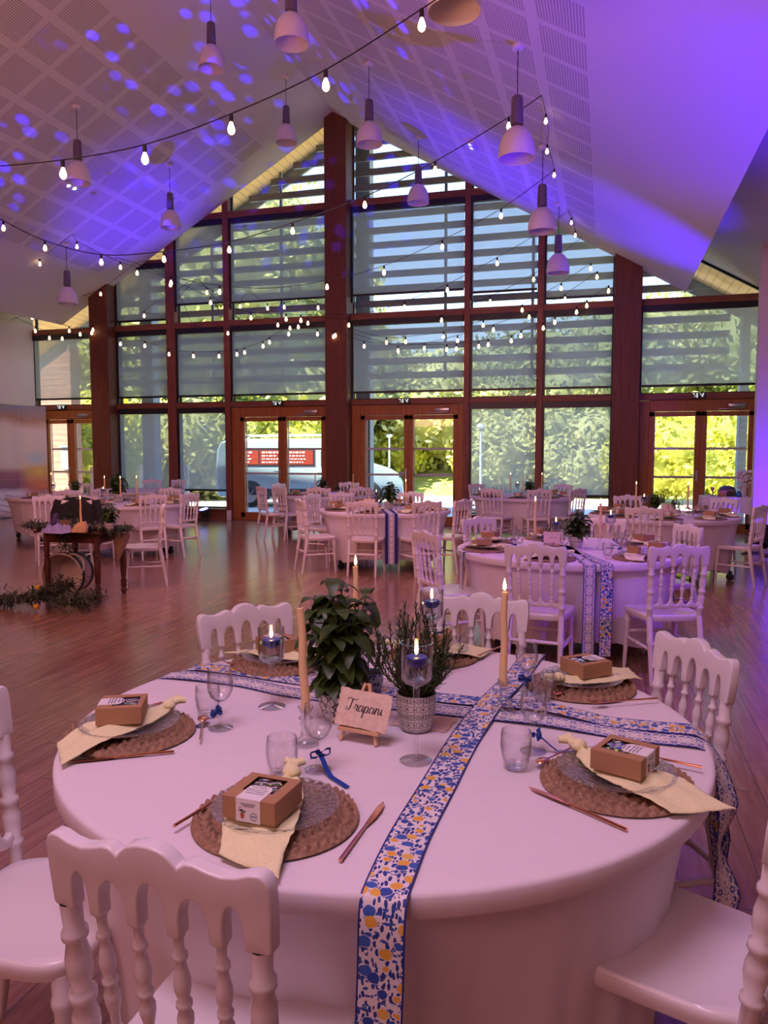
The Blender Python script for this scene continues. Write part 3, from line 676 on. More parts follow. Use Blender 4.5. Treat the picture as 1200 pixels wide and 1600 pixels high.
# ================================================================== PENDANTS
def make_pendant():
    t = thing('pendant_lamp', 'pendant', 'lamp', (0, 0, 0))          # origin at the ceiling
    MB().lathe([(.001, 0.03), (.075, 0.03), (.08, -.01), (.065, -.03), (.001, -.032)], seg=20).build('canopy', M['shade'], t)
    MB().cyl((0, 0, 0), (0, 0, -.62), .006, seg=8).build('suspension_cable', M['black'], t)
    MB().lathe([(.001, -.60), (.055, -.60), (.072, -.62), (.082, -.90), (.082, -.955), (.05, -.97), (.05, -1.0)], seg=20).build('lamp_socket', M['lampcap'], t)
    MB().lathe([(.05, -.985), (.085, -.99), (.135, -1.03), (.185, -1.10), (.218, -1.19), (.234, -1.29), (.236, -1.38), (.230, -1.38), (.226, -1.29), (.208, -1.195), (.175, -1.11), (.125, -1.045), (.06, -1.01)], seg=36).build('lamp_shade', M['shade'], t)
    MB().ball((0, 0, -1.17), (.035, .035, .06), 10, 8).build('bulb', M['shade'], t)
    return t
PP = Proto(make_pendant())
def solve_y(x, px):
    lo, hi = 2.0, 15.5
    for _ in range(50):
        m_ = (lo+hi)/2
        if proj((x, m_, ceil_z(x)-1.3))[0] < px: lo = m_
        else: hi = m_
    return lo
for x, y, lb in ((-1.15, 5.9, 'pendant lamp cut off by the top edge, nearest of all'), (-1.0, 8.7, 'large pendant lamp, nearest of three on the right slope'), (-.95, 11.5, 'middle of the three pendants on the right slope'),
              (-.87, 14.0, 'farthest pendant on the right slope, by the upper blinds'), (-3.53, 8.5, 'pendant lamp at the top with a blue light spot on its shade'), (-3.53, 11.5, 'pendant lamp just right of the top of the centre post'),
              (-3.41, 14.17, 'pendant lamp hanging before the top triangular window'), (-5.74, 10.75, 'pendant lamp left of the ridge, its cable leaving the picture'), (-5.76, 13.59, 'pendant lamp below the ridge, left of the gable peak'),
              (-8.17, 10.83, 'pendant lamp on the left slope above the emergency light'), (-8.14, 13.5, 'pendant lamp over the blue wash of the left slope'), (-10.46, 13.42, 'lowest pendant lamp at the far left')):
    PP.put((x, y, ceil_z(x)-0.03), 0, lb + ', white dome shade', 'white dome pendants', .84)
# emergency lights on the slopes
for (px, py, sd, lb) in ((112, 288, -1, 'small lit emergency light on the left ceiling slope'), (737, 224, 1, 'small emergency light on the right ceiling slope')):
    r = ray(px, py); t_ = (RZ-1.55+SL*sd*RX)/(r.z+SL*sd*r.x); p = CP+r*t_
    e = thing('emergency_light', lb, 'emergency light', (p.x, p.y, p.z-0.03)); e.rotation_euler = (0, sd*math.atan(SL), 0)
    MB().box((0, 0, 0), (.14, .38, .06)).build('housing', M['shade'], e, bevel=.012)
    l_ = MB(); l_.ball((0, -.1, -.03), (.035, .035, .012)); l_.ball((0, .06, -.03), (.035, .035, .012)); l_.build('led', emis('emergency_led', (.8, 1, .95), 8 if sd < 0 else 1.2), e)
# ================================================================== STRING LIGHTS
bsock = MB().lathe([(.001, .022), (.012, .02), (.014, 0), (.014, -.028), (.010, -.03)], seg=8)
bsock_me = bsock.build('socket', M['black']); bsock_me.name = 'socket'
bb = MB().lathe([(.009, 0), (.012, -.012), (.021, -.035), (.024, -.052), (.020, -.068), (.010, -.078), (.001, -.08)], seg=10).build('bulb', M['filament'])
def string(path, y, lb, bulbs, y1=None, sc=1.0, r=.005):
    pts = []
    for i, (px, py) in enumerate(path):
        yy = y if y1 is None else y + (y1-y)*i/(len(path)-1)
        pts.append(aty(px, py, yy))
    o = pts[0]; t = thing('string_lights', lb, 'string lights', o, 0, 'festoon strings under the ceiling')
    fine = []
    for i in range(len(pts)-1):
        p0, p1, p2, p3 = pts[max(i-1, 0)], pts[i], pts[i+1], pts[min(i+2, len(pts)-1)]
        for k in range(4):
            u = k/4; fine.append(0.5*((2*p1)+(p2-p0)*u+(2*p0-5*p1+4*p2-p3)*u*u+(3*p1-p0-3*p2+p3)*u**3)-o)
    fine.append(pts[-1]-o)
    MB().tube(fine, r, 5).build('cable', M['black'], t)
    for i in bulbs:
        q = pts[i]-o
        for src, dz in ((bsock_me, -.02*sc), (bb, -.045*sc)):
            c = bpy.data.objects.new(src.name.split('.')[0], src.data); C.objects.link(c)
            c.location = (q.x, q.y, q.z+dz); c.scale = (sc, sc, sc); c.parent = t
    return t
string([(-30, 262), (98, 250), (226, 226), (361, 178), (509, 109), (659, 14), (740, -40)], 5.2, 'nearest bulb string, sagging low across the top of the picture', [1, 2, 3, 4, 5], sc=1.15)
string([(846, 149), (795, 183), (680, 252), (570, 307), (457, 348), (358, 378), (256, 393), (158, 398), (70, 376), (5, 345), (-30, 328)], 9.7, 'long bulb string passing before the big right pendant and down to the left edge', [1, 2, 3, 4, 5, 6, 7, 8, 9], sc=1.2, r=.007)
string([(846, 149), (853, 178), (857, 208), (855, 226), (863, 250), (866, 264)], 9.7, 'short chain of bulbs going down the right ceiling slope', [1, 3, 5], y1=11.9)
string([(866, 266), (783, 326), (691, 375), (600, 415), (511, 438), (425, 450), (343, 446), (267, 432), (214, 412), (180, 402)], 11.9, 'bulb string starting behind the middle right pendant and crossing the centre post', [1, 2, 3, 4, 6, 7], sc=1.2)
string([(888, 329), (836, 367), (777, 402), (699, 444), (632, 471), (569, 489), (470, 492), (447, 490), (392, 488), (340, 470), (306, 437), (266, 462)], 14.0, 'bulb string hung from the corner by the farthest right pendant', [2, 3, 4, 6, 7, 8], sc=1.2)
string([(888, 329), (893, 340), (899, 360), (905, 372)], 14.0, 'short chain of bulbs beside the farthest right pendant', [1, 2], y1=15.3)
string([(905, 374), (870, 402), (834, 428), (766, 463), (690, 492), (620, 505), (545, 500), (521, 496)], 15.5, 'bulb string rising to the foot of the right ceiling slope', [2, 3, 4, 6], sc=1.2)
string([(923, 411), (877, 442), (816, 476), (755, 500), (693, 518), (634, 526), (604, 527), (569, 520), (540, 508)], 15.6, 'bulb string with its top in the last upper right window', [0, 1, 2, 3, 4, 5, 6], sc=1.2)
string([(933, 424), (883, 459), (827, 487), (771, 507), (715, 524), (663, 536), (622, 540), (589, 532), (548, 520)], 15.55, 'second bulb string with its top in the last upper right window', [0, 1, 2, 3, 4, 5, 6], sc=1.2)
string([(951, 446), (917, 469), (901, 479), (867, 495), (849, 504), (814, 516), (799, 524), (763, 530), (748, 533), (713, 537), (698, 538), (650, 538), (569, 533), (524, 516)], 15.5, 'lowest bulb string on the right, ending near the right column', [0, 1, 2, 3, 4, 5, 6, 7, 8, 9, 10, 12, 13], sc=1.2)
string([(-20, 446), (3, 434), (62, 404), (111, 368), (120, 377), (160, 397), (188, 409), (214, 418), (266, 436), (329, 464), (364, 472)], 13.3, 'bulb string peaking over the lowest left pendant', [1, 2, 4, 6, 7, 8, 9], sc=1.2)
string([(-20, 508), (0, 504), (50, 489), (102, 470), (157, 452), (220, 408), (256, 424), (323, 449), (362, 470)], 15.3, 'bulb string rising along the foot of the left slope', [2, 3, 4, 7], sc=1.2)
string([(-20, 476), (14, 491), (55, 510), (77, 521), (97, 522), (125, 515), (145, 508), (184, 500)], 15.4, 'bulb string dipping before the blind at the far left', [1, 2, 3, 4, 5, 6], sc=1.2)
string([(60, 485), (72, 492), (108, 510), (143, 513), (188, 530), (226, 533), (264, 546), (302, 549), (342, 549), (370, 546), (382, 543), (411, 533), (421, 527), (451, 514), (496, 514), (521, 518)], 15.45, 'lowest bulb string on the left, below the wide transom', [1, 2, 3, 4, 5, 6, 7, 8, 9, 10, 11, 12, 13, 14, 15], sc=1.2)
string([(270, 476), (306, 437), (323, 450), (364, 475), (375, 471), (389, 457), (418, 474), (444, 472), (497, 473), (521, 496)], 15.6, 'zigzag bulb string left of the centre post', [2, 4, 6, 7, 8, 9], sc=1.2)
string([(250, 490), (225, 486), (277, 459), (304, 510), (356, 513), (398, 496), (434, 500), (453, 505), (466, 503), (481, 497), (521, 497)], 15.4, 'bulb string along the wide transom left of the centre post', [1, 4, 6, 7, 8, 9], sc=1.2)
bsock_me.hide_render = False
C.objects.unlink(bsock_me); C.objects.unlink(bb)

# ================================================================== CHAIRS
def make_chair():
    t = thing('spindle_back_chair', 'chair', 'chair')
    W_ = .200
    # seat
    mb = MB(); n_ = 40; rings = []
    def out(f):
        pts = []
        for k in range(n_):
            a = 2*pi*k/n_; ca, sa = cos(a), sin(a); e = 0.42
            x = math.copysign(abs(ca)**e, ca); y = math.copysign(abs(sa)**e, sa)
            w = .195 + .025*(y+1)/2; pts.append((x*w*f, y*.205*f))
        return pts
    for f, z in ((.90, .415), (.96, .418), (.985, .43), (1.0, .448), (.992, .458), (.96, .464), (.85, .460), (.5, .456), (.12, .455)):
        rings.append([(x, y, z - .006*(1 if y > .19 else 0)) for x, y in out(f)])
    P = [p for r_ in rings for p in r_]; F = [tuple(reversed(range(n_)))]
    for i in range(len(rings)-1):
        for k in range(n_): F.append((i*n_+k, i*n_+(k+1) % n_, (i+1)*n_+(k+1) % n_, (i+1)*n_+k))
    F.append(tuple((len(rings)-1)*n_+k for k in range(n_)))
    mb.add(P, F); mb.build('seat', M['chair'], t, ang=50)
    lean = lambda z: -.195 - (z-.45)*.11
    # top rail outline, seen from behind; five arches between six feet
    feet = [(-.200, -.160), (-.126, -.102), (-.050, -.026), (.026, .050), (.102, .126), (.160, .200)]
    pts = []; zb = .795
    for i, (a, b) in enumerate(feet):
        pts.append((a, zb)); pts.append((b, zb))
        if i < 5:
            c = feet[i+1][0]; top = .868 if i != 2 else .880
            for k in range(1, 12):
                q = pi - pi*k/12; xm = (b+c)/2; hw = (c-b)/2; pts.append((xm+hw*cos(q), zb+.012+(top-zb-.012)*sin(q)**.8))
    topc = [(.205, .80), (.208, .86), (.208, .905), (.203, .920), (.192, .928), (.175, .927), (.155, .920), (.130, .917), (.105, .922), (.085, .929), (.070, .929), (.060, .922), (.056, .918),
            (.050, .926), (.036, .938), (.018, .944), (0, .946)]
    top = topc + [(-x, z) for x, z in reversed(topc[:-1])]
    mb = MB(); mb.prism(pts + top, .030)
    o = mb.build('top_rail', M['chair'], t, bevel=.0085, bseg=3, ang=60)
    for v in o.data.vertices: v.co.y += lean(v.co.z) + .30*v.co.x**2
    # lower rail with hanging scallops
    pts = []
    fz = .565
    for i in range(6):
        x = [-.172, -.108, -.036, .036, .108, .172][i]; pts += [(x-.010, fz), (x+.010, fz)]
        if i < 5:
            nx_ = [-.108, -.036, .036, .108, .172][i]; a_, b_ = x+.010, nx_-.010
            for k in range(1, 8): q = pi*k/8; pts.append(((a_+b_)/2-(b_-a_)/2*cos(q), fz-.030*sin(q)))
    bot = [(.182, .525)] + [(.172-.344*k/30, .517 - .009*abs(sin(pi*5*k/30))) for k in range(31)] + [(-.182, .525)]
    mb = MB(); mb.prism(pts+bot, .022); o = mb.build('lower_rail', M['chair'], t, bevel=.005, ang=60)
    for v in o.data.vertices: v.co.y += lean(v.co.z) + .30*v.co.x**2
    # turned parts
    sp_ = [(0, .008), (.04, .008), (.05, .0125), (.07, .0125), (.08, .008), (.20, .0085), (.30, .0135), (.36, .014), (.42, .009), (.44, .0135), (.47, .0135), (.49, .009), (.56, .0135), (.63, .0145), (.72, .010), (.78, .008), (.80, .0125), (.83, .0125), (.85, .008), (.96, .0085), (.97, .0115), (1, .0105)]
    for x in (-.114, -.038, .038, .114):
        c = .30*x*x; MB().turned((x*.95, lean(.56)+c, .560), (x, lean(.80)+c, .800), sp_, 10, caps=False).build('spindle', M['chair'], t, ang=60)
    bp = [(0, .019), (.18, .018), (.20, .024), (.23, .024), (.25, .017), (.36, .024), (.42, .0235), (.48, .017), (.50, .024), (.54, .024), (.56, .016), (.64, .022), (.72, .022), (.80, .016), (.82, .0225), (.85, .0225), (.87, .017), (1, .0185)]
    for s_ in (-1, 1):
        c = .30*.18*.18; MB().turned((s_*.172, lean(.43)+.006, .430), (s_*.181, lean(.80)+c, .800), bp, 12, caps=False).build('back_post', M['chair'], t, ang=60)
        MB().turned((s_*.172, lean(.45)+.006, .452), (s_*.178, -.262, 0), [(0, .020), (.3, .020), (.34, .0235), (.38, .0235), (.42, .019), (1, .0125)], 12).build('leg', M['chair'], t, ang=60)
        MB().turned((s_*.172, .160, .425), (s_*.184, .182, 0), [(0, .0215), (.10, .021), (.13, .0245), (.16, .0245), (.19, .020), (1, .0125)], 12).build('leg', M['chair'], t, ang=60)
        MB().turned((s_*.178, .170, .235), (s_*.175, -.228, .235), [(0, .011), (.4, .0125), (.46, .012), (.48, .0165), (.52, .0165), (.54, .012), (1, .011)], 10).build('stretcher', M['chair'], t, ang=60)
    MB().turned((-.176, .168, .275), (.176, .168, .275), [(0, .011), (.44, .013), (.47, .0165), (.53, .0165), (.56, .013), (1, .011)], 10).build('stretcher', M['chair'], t, ang=60)
    MB().turned((-.174, -.226, .275), (.174, -.226, .275), [(0, .011), (.44, .013), (.47, .0165), (.53, .0165), (.56, .013), (1, .011)], 10).build('stretcher', M['chair'], t, ang=60)
    return t
CH = Proto(make_chair())
GC = 'white spindle-back chairs round the tables'
BACK = .245     # distance from chair origin to the top of its back
def chair_at(bx, by, face, lb):
    """bx,by: where the top of the back stands; face: world angle the sitter looks"""
    CH.put((bx+BACK*cos(face), by+BACK*sin(face), 0), face-pi/2, lb, GC)
TB = dict(T1=(-.615, 2.147), T2=(-.28, 6.45), T3=(-2.91, 10.2), T4=(-4.86, 13.45), T5=(-1.41, 13.85), T6=(.70, 10.2), T7=(-7.08, 10.35), T8=(-9.3, 11.59), T9=(-9.21, 13.8))
w = 'white chair '
chair_at(-.668, 1.012, R(86), w+'in the foreground with its back to the camera before the nearest table')
chair_at(-1.53, 1.46, R(6), w+'cut off by the left edge, its seat beside the nearest table')
chair_at(-1.37, 2.76, R(-35), w+'behind the nearest table on the left, seen over the open floor')
chair_at(-.50, 3.26, R(-95), w+'behind the rosemary at the far side of the nearest table')
chair_at(.30, 2.64, R(-152), w+'on the right of the nearest table behind the hanging ribbons')
chair_at(.405, 1.67, R(157), w+'at the lower right corner, mainly its glossy seat in view')
L = [('T2', 263, 1.30, 0, 'with back to camera before the second table, left of two'), ('T2', 305, 1.33, -14, 'tinted violet, turned at the right front of the second table'), ('T2', 213, 1.25, 8, 'seen edge-on at the left of the second table'),
     ('T2', 141, 1.10, 0, 'behind the second table on its left'), ('T2', 75, 1.10, 0, 'mostly hidden behind the basil of the second table'), ('T2', 26, 1.08, 0, 'at the right rear of the second table, before the right table'),
     ('T3', 272, 1.20, 0, 'with back to camera, left of the runner at the middle table'), ('T3', 312, 1.20, 0, 'with back to camera, right of the runner at the middle table'), ('T3', 230, 1.33, -12, 'in profile at the left of the middle table, seat turned right'),
     ('T3', 169, 1.20, 0, 'just behind the profile chair at the left of the middle table'), ('T3', 141, 1.15, 0, 'at the far left side of the middle table'), ('T3', 86, 1.15, 0, 'behind the plants of the middle table'), ('T3', 338, 1.28, 0, 'at the right of the middle table before the lower blinds'),
     ('T4', 228, 1.42, 0, 'seen edge-on farthest left at the table by the van doors'), ('T4', 240, 1.22, 0, 'front left at the table by the van doors'), ('T4', 166, 1.25, 0, 'at the back left of the table by the van doors'),
     ('T4', 279, 1.20, 0, 'in front of the table by the van doors, behind the middle table'), ('T4', 314, 1.20, 0, 'front right at the table by the van doors'), ('T4', 93, 1.20, 0, 'at the window side of the table by the van doors'),
     ('T5', 142, 1.20, 0, 'left rear at the table under the low blinds'), ('T5', 251, 1.20, 0, 'front left at the table under the low blinds'), ('T5', 289, 1.20, 0, 'front right at the table under the low blinds'),
     ('T5', 56, 1.20, 0, 'right rear at the table under the low blinds'), ('T5', 323, 1.25, 0, 'right front at the table under the low blinds, beside the right column'),
     ('T6', 109, 1.20, 0, 'behind the right table on its left, below the right column'), ('T6', 257, 1.25, 0, 'with its back to the camera in front of the right table'), ('T6', 46, 1.20, 0, 'behind the right table in front of the gift table'), ('T6', 330, 1.18, 0, 'in profile at the far right edge, by the blue partition'),
     ('T7', 322, 1.12, 0, 'at the right front of the left table, near the floor reflections'), ('T7', 350, 1.22, 0, 'tall and in profile at the right end of the left table'), ('T7', 275, 1.20, 0, 'before the left table, just right of the hanging basil'), ('T7', 88, 1.15, 0, 'behind the left table by the candle sticks'),
     ('T8', 312, 1.55, 0, 'in front of the far left table, left of the tall candle'), ('T8', 338, 1.30, 0, 'in front of the far left table, right of the tall candle'), ('T8', 110, 1.15, 0, 'behind the far left table before the clad wall'),
     ('T9', 108, 1.12, 0, 'farthest back on the left, under the low blind left'), ('T9', 74, 1.12, 0, 'farthest back on the left, nearer the first mullion')]
for tn_, ang, rr, tw, lb in L:
    c = TB[tn_]; a = R(ang); chair_at(c[0]+rr*cos(a), c[1]+rr*sin(a), a+pi+R(tw), w+lb)
p = cz(74, 10.8); chair_at(p.x, p.y, R(-45), w+'left of the dark decor table, near the wall hanging')
p = cz(120, 9.9); chair_at(p.x, p.y, R(-80), w+'behind the dark decor table with a black jacket over its back'); jk = p
p = cz(255, 8.95); chair_at(p.x, p.y, R(212), w+'standing free right of the dark decor table, turned left')

# ================================================================== ROUND TABLES AND CLOTHS
def make_table():
    t = thing('round_table', 'table', 'table')
    MB().lathe([(.001, .70), (.86, .70), (.865, .715), (.86, .735), (.001, .735)], seg=48).build('tabletop', M['light_wood'], t)
    for k in range(4):
        a = pi/4+k*pi/2; u = Vector((cos(a), sin(a), 0))
        f = MB(); f.bar(u*.25+Vector((0, 0, .69)), u*.55+Vector((0, 0, .16)), .035, .03); f.bar(u*.30+Vector((0, 0, .13)), u*.82+Vector((0, 0, .10)), .05, .035)
        lg = f.build('leg', M['dark_metal'], t, smooth=False)
        cs = MB(); v = Vector((-u.y, u.x, 0)); c = u*.80+Vector((0, 0, .045)); cs.turned(c-v*.018, c+v*.018, [(0, .038), (.1, .045), (.9, .045), (1, .038)], 14); cs.cyl(c, c+Vector((0, 0, .06)), .012)
        cs.build('caster', M['black'], lg)
    f = MB(); f.cyl((0, 0, .12), (0, 0, .70), .03); f.build('column', M['dark_metal'], t)
    return t
def cloth_mesh(R0=.905, seed=0, seg=192):
    prof = [(0.001, .7505), (.45, .7505), (.86, .7505), (R0-.012, .7505), (R0-.003, .748), (R0, .741), (R0, .705), (R0-.006, .697), (R0-.035, .690)]
    rows = [(r, z, 0) for r, z in prof]
    for k in range(1, 15): q = k/14; rows.append((.865-.115*q**.8, .69-.60*q, q))
    mb = MB(); P = []; F = []
    for r, z, q in rows:
        for k in range(seg):
            a = 2*pi*k/seg; rr = r; zz = z
            if q > 0:
                lobe = cos(4*(a-pi/4)); rr += .045*q*lobe*(1 if lobe > 0 else .8); f = .5+.5*cos(4*(a-pi/4)+pi)
                rr += q*(.010*sin(26*a+seed+2*sin(3*a))*(.4+f) + .006*sin(47*a+1.7*seed) + .009*sin(15*a-seed))
                zz += max(0, (q-.5)*2)*(.055*(1-max(0, lobe)))*q
            P.append((rr*cos(a), rr*sin(a), zz))
    for i in range(len(rows)-1):
        for k in range(seg): F.append((i*seg+k, i*seg+(k+1) % seg, (i+1)*seg+(k+1) % seg, (i+1)*seg+k))
    F.append(tuple(range(seg))[::-1]); mb.add(P, F); return mb
TBP = Proto(make_table())
TL = dict(T1='nearest round table in the foreground', T2='second round table, right of centre', T3='middle round table before the doors', T4='far round table by the van doors', T5='far round table under the low blinds',
          T6='right round table near the partition', T7='left round table behind the decor table', T8='far left round table by the clad wall', T9='farthest left round table under the low blind')
CLM = {}
for i, (k, c) in enumerate(TB.items()):
    rot = {'T1': .3, 'T2': .15, 'T3': .25, 'T6': .5}.get(k, i*.37)
    TBP.put((c[0], c[1], 0), rot, TL[k]+', hidden under its white cloth', 'round tables')
    near = k in ('T1', 'T2')
    key = k if near else 'far'
    if key not in CLM:
        o = cloth_mesh(seed=i*1.3, seg=288 if k == 'T1' else 192).build('tablecloth', M['cloth'], ang=75); CLM[key] = o.data
    else: o = bpy.data.objects.new('tablecloth', CLM[key]); C.objects.link(o)
    o.location = (c[0], c[1], .004); o.rotation_euler = (0, 0, rot)
    tag(o, 'white stretch tablecloth covering the '+TL[k], 'tablecloth', 'white stretch tablecloths')

# ================================================================== FLOOR UPLIGHTERS
def par(x, y, lb, tgt, s_=1.0):
    t = thing('par_light', lb, 'spotlight', (x, y, 0)); t.scale = (s_, s_, s_)
    d = (Vector(tgt)-Vector((x, y, .17))).normalized(); c = Vector((0, 0, .17)); a = c - d*.11; b = c + d*.10
    MB().turned(a, b, [(0, .045), (.15, .085), (.8, .10), (.82, .115), (1, .115)], 18).build('housing', M['black'], t)
    MB().turned(c+d*.095, c+d*.105, [(0, .10), (1, .10)], 18).build('lens', M['led_blue'], t)
    st = MB(); sd = d.cross(Vector((0, 0, 1))).normalized()
    for s in (-1, 1): st.bar(c+sd*.12*s, sd*.12*s+Vector((d.x*.05, d.y*.05, 0)), .02, .008); st.bar(sd*.12*s+Vector((-.09, -.09, .008)), sd*.12*s+Vector((.09, .09, .008)), .02, .012)
    st.bar(sd*-.12+Vector((0, 0, .01)), sd*.12+Vector((0, 0, .01)), .02, .01); st.build('bracket', M['black'], t, smooth=False)
par(-8.55, 15.35, 'small black uplighter with blue lens at the wall left of the van doors', (-9.3, 13.6, 6.4))
par(-3.35, 15.35, 'small black uplighter with a blue lens behind the middle table', (-2.2, 13.4, 6.6))
p = cz(1194, 11.5); par(p.x, p.y, 'large black uplighter with a blue lens at the right edge before the partition', (2.9, 13.4, 1.4), 1.5)
# ================================================================== TABLE THINGS
TZ = .756            # cloth surface height
# --- printed ribbons
def ribbon(path, wdir, mt, lb, width=.088, name='table_runner', tk=.0012, group='printed ribbon runners'):
    """path of 3-D points, wdir: matching list of width directions (or one)"""
    P = [Vector(p) for p in path]; fine = []; fw = []
    WD = wdir if isinstance(wdir, list) else [wdir]*len(P)
    for i in range(len(P)-1):
        p0, p1, p2, p3 = P[max(i-1, 0)], P[i], P[i+1], P[min(i+2, len(P)-1)]
        for k in range(6):
            u = k/6; fine.append(0.5*((2*p1)+(p2-p0)*u+(2*p0-5*p1+4*p2-p3)*u*u+(3*p1-p0-3*p2+p3)*u**3)); fw.append(Vector(WD[i]).lerp(Vector(WD[i+1]), u).normalized())
    fine.append(P[-1]); fw.append(Vector(WD[-1]).normalized())
    mb = MB(); V = []; UV = []; s = 0
    for i, p in enumerate(fine):
        if i: s += (p-fine[i-1]).length
        d = (fine[min(i+1, len(fine)-1)]-fine[max(i-1, 0)]).normalized(); nrm = fw[i].cross(d).normalized()
        for side in (-1, 1):
            for j in range(5):
                q = (j/4-.5)*width; V.append(p+fw[i]*q+nrm*(side*tk/2)); UV.append((s, q))
    F = []; nr = 10
    for i in range(len(fine)-1):
        a, b = i*nr, (i+1)*nr
        for j in range(4): F.append((a+j, a+j+1, b+j+1, b+j)); F.append((a+5+j, b+5+j, b+6+j, a+6+j))
        F.append((a, b, b+5, a+5)); F.append((a+4, a+9, b+9, b+4))
    F.append((0, 5, 6, 7, 8, 9, 4, 3, 2, 1)); e = (len(fine)-1)*nr; F.append((e, e+1, e+2, e+3, e+4, e+9, e+8, e+7, e+6, e+5))
    mb.add(V, F); mb.uv = UV; o = mb.build(name, mt, ang=80); return tag(o, lb, 'table runner', group)
X, Y, Z_ = Vector((1, 0, 0)), Vector((0, 1, 0)), Vector((0, 0, 1))
c1 = TB['T1']; z = TZ+.0025
ribbon([(-.25, 3.048, .45), (-.25, 3.022, .72), (-.255, 2.99, z), (-.285, 2.70, z), (-.325, 2.40, z+.006), (-.345, 2.20, z+.006), (-.360, 2.00, z), (-.366, 1.736, z), (-.372, 1.50, z), (-.366, 1.31, z), (-.365, 1.262, .735), (-.366, 1.252, .62), (-.372, 1.25, .40), (-.372, 1.26, .12)],
       [Vector((1, .12, 0))]*6+[X]*8, M['lemon_ribbon'], 'lemon print ribbon running from the far edge over the front of the nearest table')
ribbon([(-1.475, 2.50, .50), (-1.462, 2.492, .72), (-1.43, 2.485, z), (-1.24, 2.475, z+.001), (-1.04, 2.44, z), (-.75, 2.41, z), (-.51, 2.385, z+.001), (-.33, 2.375, z+.003), (-.19, 2.372, z+.008), (-.06, 2.335, z+.004), (.03, 2.305, z), (.17, 2.30, z), (.27, 2.285, z), (.305, 2.25, .70), (.325, 2.235, .50), (.32, 2.22, .24)],
       [Y]*12+[Y, Vector((.2, 1, 0)), Vector((-.6, 1, 0)), Vector((.5, 1, 0))], M['lemon_ribbon'], 'lemon print ribbon lying sideways across the nearest table, the rear one of two')
ribbon([(-1.51, 2.36, .52), (-1.498, 2.365, .72), (-1.46, 2.372, z), (-1.20, 2.362, z+.001), (-.98, 2.305, z), (-.72, 2.285, z-.001), (-.45, 2.272, z), (-.33, 2.265, z+.001), (-.157, 2.250, z+.006), (.023, 2.222, z), (.15, 2.205, z), (.262, 2.198, z), (.305, 2.185, .715), (.335, 2.17, .60), (.315, 2.16, .48), (.335, 2.14, .36), (.31, 2.12, .24)],
       [Y]*11+[Y, Vector((.35, 1, 0)), Vector((.75, .8, 0)), Vector((.2, 1, 0)), Vector((.9, .5, 0)), Vector((.5, 1, 0))], M['tile_ribbon'], 'blue tile print ribbon lying sideways across the nearest table and hanging down on the right')
def hang(tn_, px0, py0, mt, lb, zb=.12, back=.5, w_=.088):
    c = TB[tn_]; e = atz(px0, py0, TZ); a = atan2(e.y-c[1], e.x-c[0]); u = Vector((cos(a), sin(a), 0)); sd = Vector((-u.y, u.x, 0)); E = Vector((c[0], c[1], 0))+u*.905
    pts = [Vector((E.x, E.y, 0))-u*back+Z_*z, E-u*.25+Z_*z, E-u*.02+Z_*z, E+u*.010+Z_*.735, E+u*.014+Z_*.60, E+u*.010+Z_*.36, E+u*.006+Z_*zb]
    return ribbon(pts, sd, mt, lb, w_)
hang('T2', 921, 882, M['tile_ribbon'], 'blue tile print ribbon hanging down the second table, left of its lemon ribbon', .10, 1.1)
hang('T2', 945, 881, M['lemon_ribbon'], 'lemon print ribbon hanging down the front of the second table', .10, 1.1)
hang('T2', 717, 862, M['tile_ribbon'], 'blue ribbon hanging at the left end of the second table', .30, .8)
hang('T3', 612, 804, M['tile_ribbon'], 'blue patterned ribbon hanging down the front of the middle table', .12, 1.3, .16)
hang('T4', 468, 773, M['tile_ribbon'], 'blue patterned ribbon hanging at the front of the table by the van doors', .25, 1.2)
hang('T6', 1066, 817, M['tile_ribbon'], 'short blue ribbon hanging over the front of the right table', .52, .9)
# --- place setting pieces
def braid_mat(r0=.180, nr=60, ns=420):
    mb = MB(); P = []; F = []; w_ = .0245
    for i in range(nr+1):
        r = r0*i/nr
        for k in range(ns):
            a = 2*pi*k/ns; ring = (r/w_ + a/(2*pi)); f = ring % 1.0; R_ = int(ring)
            nb = max(6, int(2*pi*(R_+.5)*w_/.026)); h = abs(sin(pi*f))**.7; tw = abs(sin(nb*a/2+(2.4 if R_ % 2 else -2.4)*(f-.5)))**.8
            zz = .002+.0135*h*(.12+.88*tw); 
            if i == nr: zz = .0015
            P.append((r*cos(a), r*sin(a), zz))
    for i in range(nr):
        for k in range(ns): F.append((i*ns+k, i*ns+(k+1) % ns, (i+1)*ns+(k+1) % ns, (i+1)*ns+k))
    P.append((0, 0, 0)); 
    mb.add(P, F); return mb
mat_hi = braid_mat().build('placemat', M['seagrass'], ang=180)
mat_lo = MB().lathe([(.001, .009), (.03, .007), (.06, .011), (.09, .007), (.12, .011), (.15, .007), (.178, .011), (.185, .004), (.182, 0), (.001, 0)], seg=40).build('placemat', M['seagrass'])
plate_o = MB().lathe([(.001, .012), (.06, .012), (.075, .014), (.10, .022), (.132, .027), (.138, .026), (.132, .023), (.10, .017), (.075, .009), (.055, .005), (.05, .001), (.001, .001)], seg=56).build('plate', M['pressed'], ang=60)
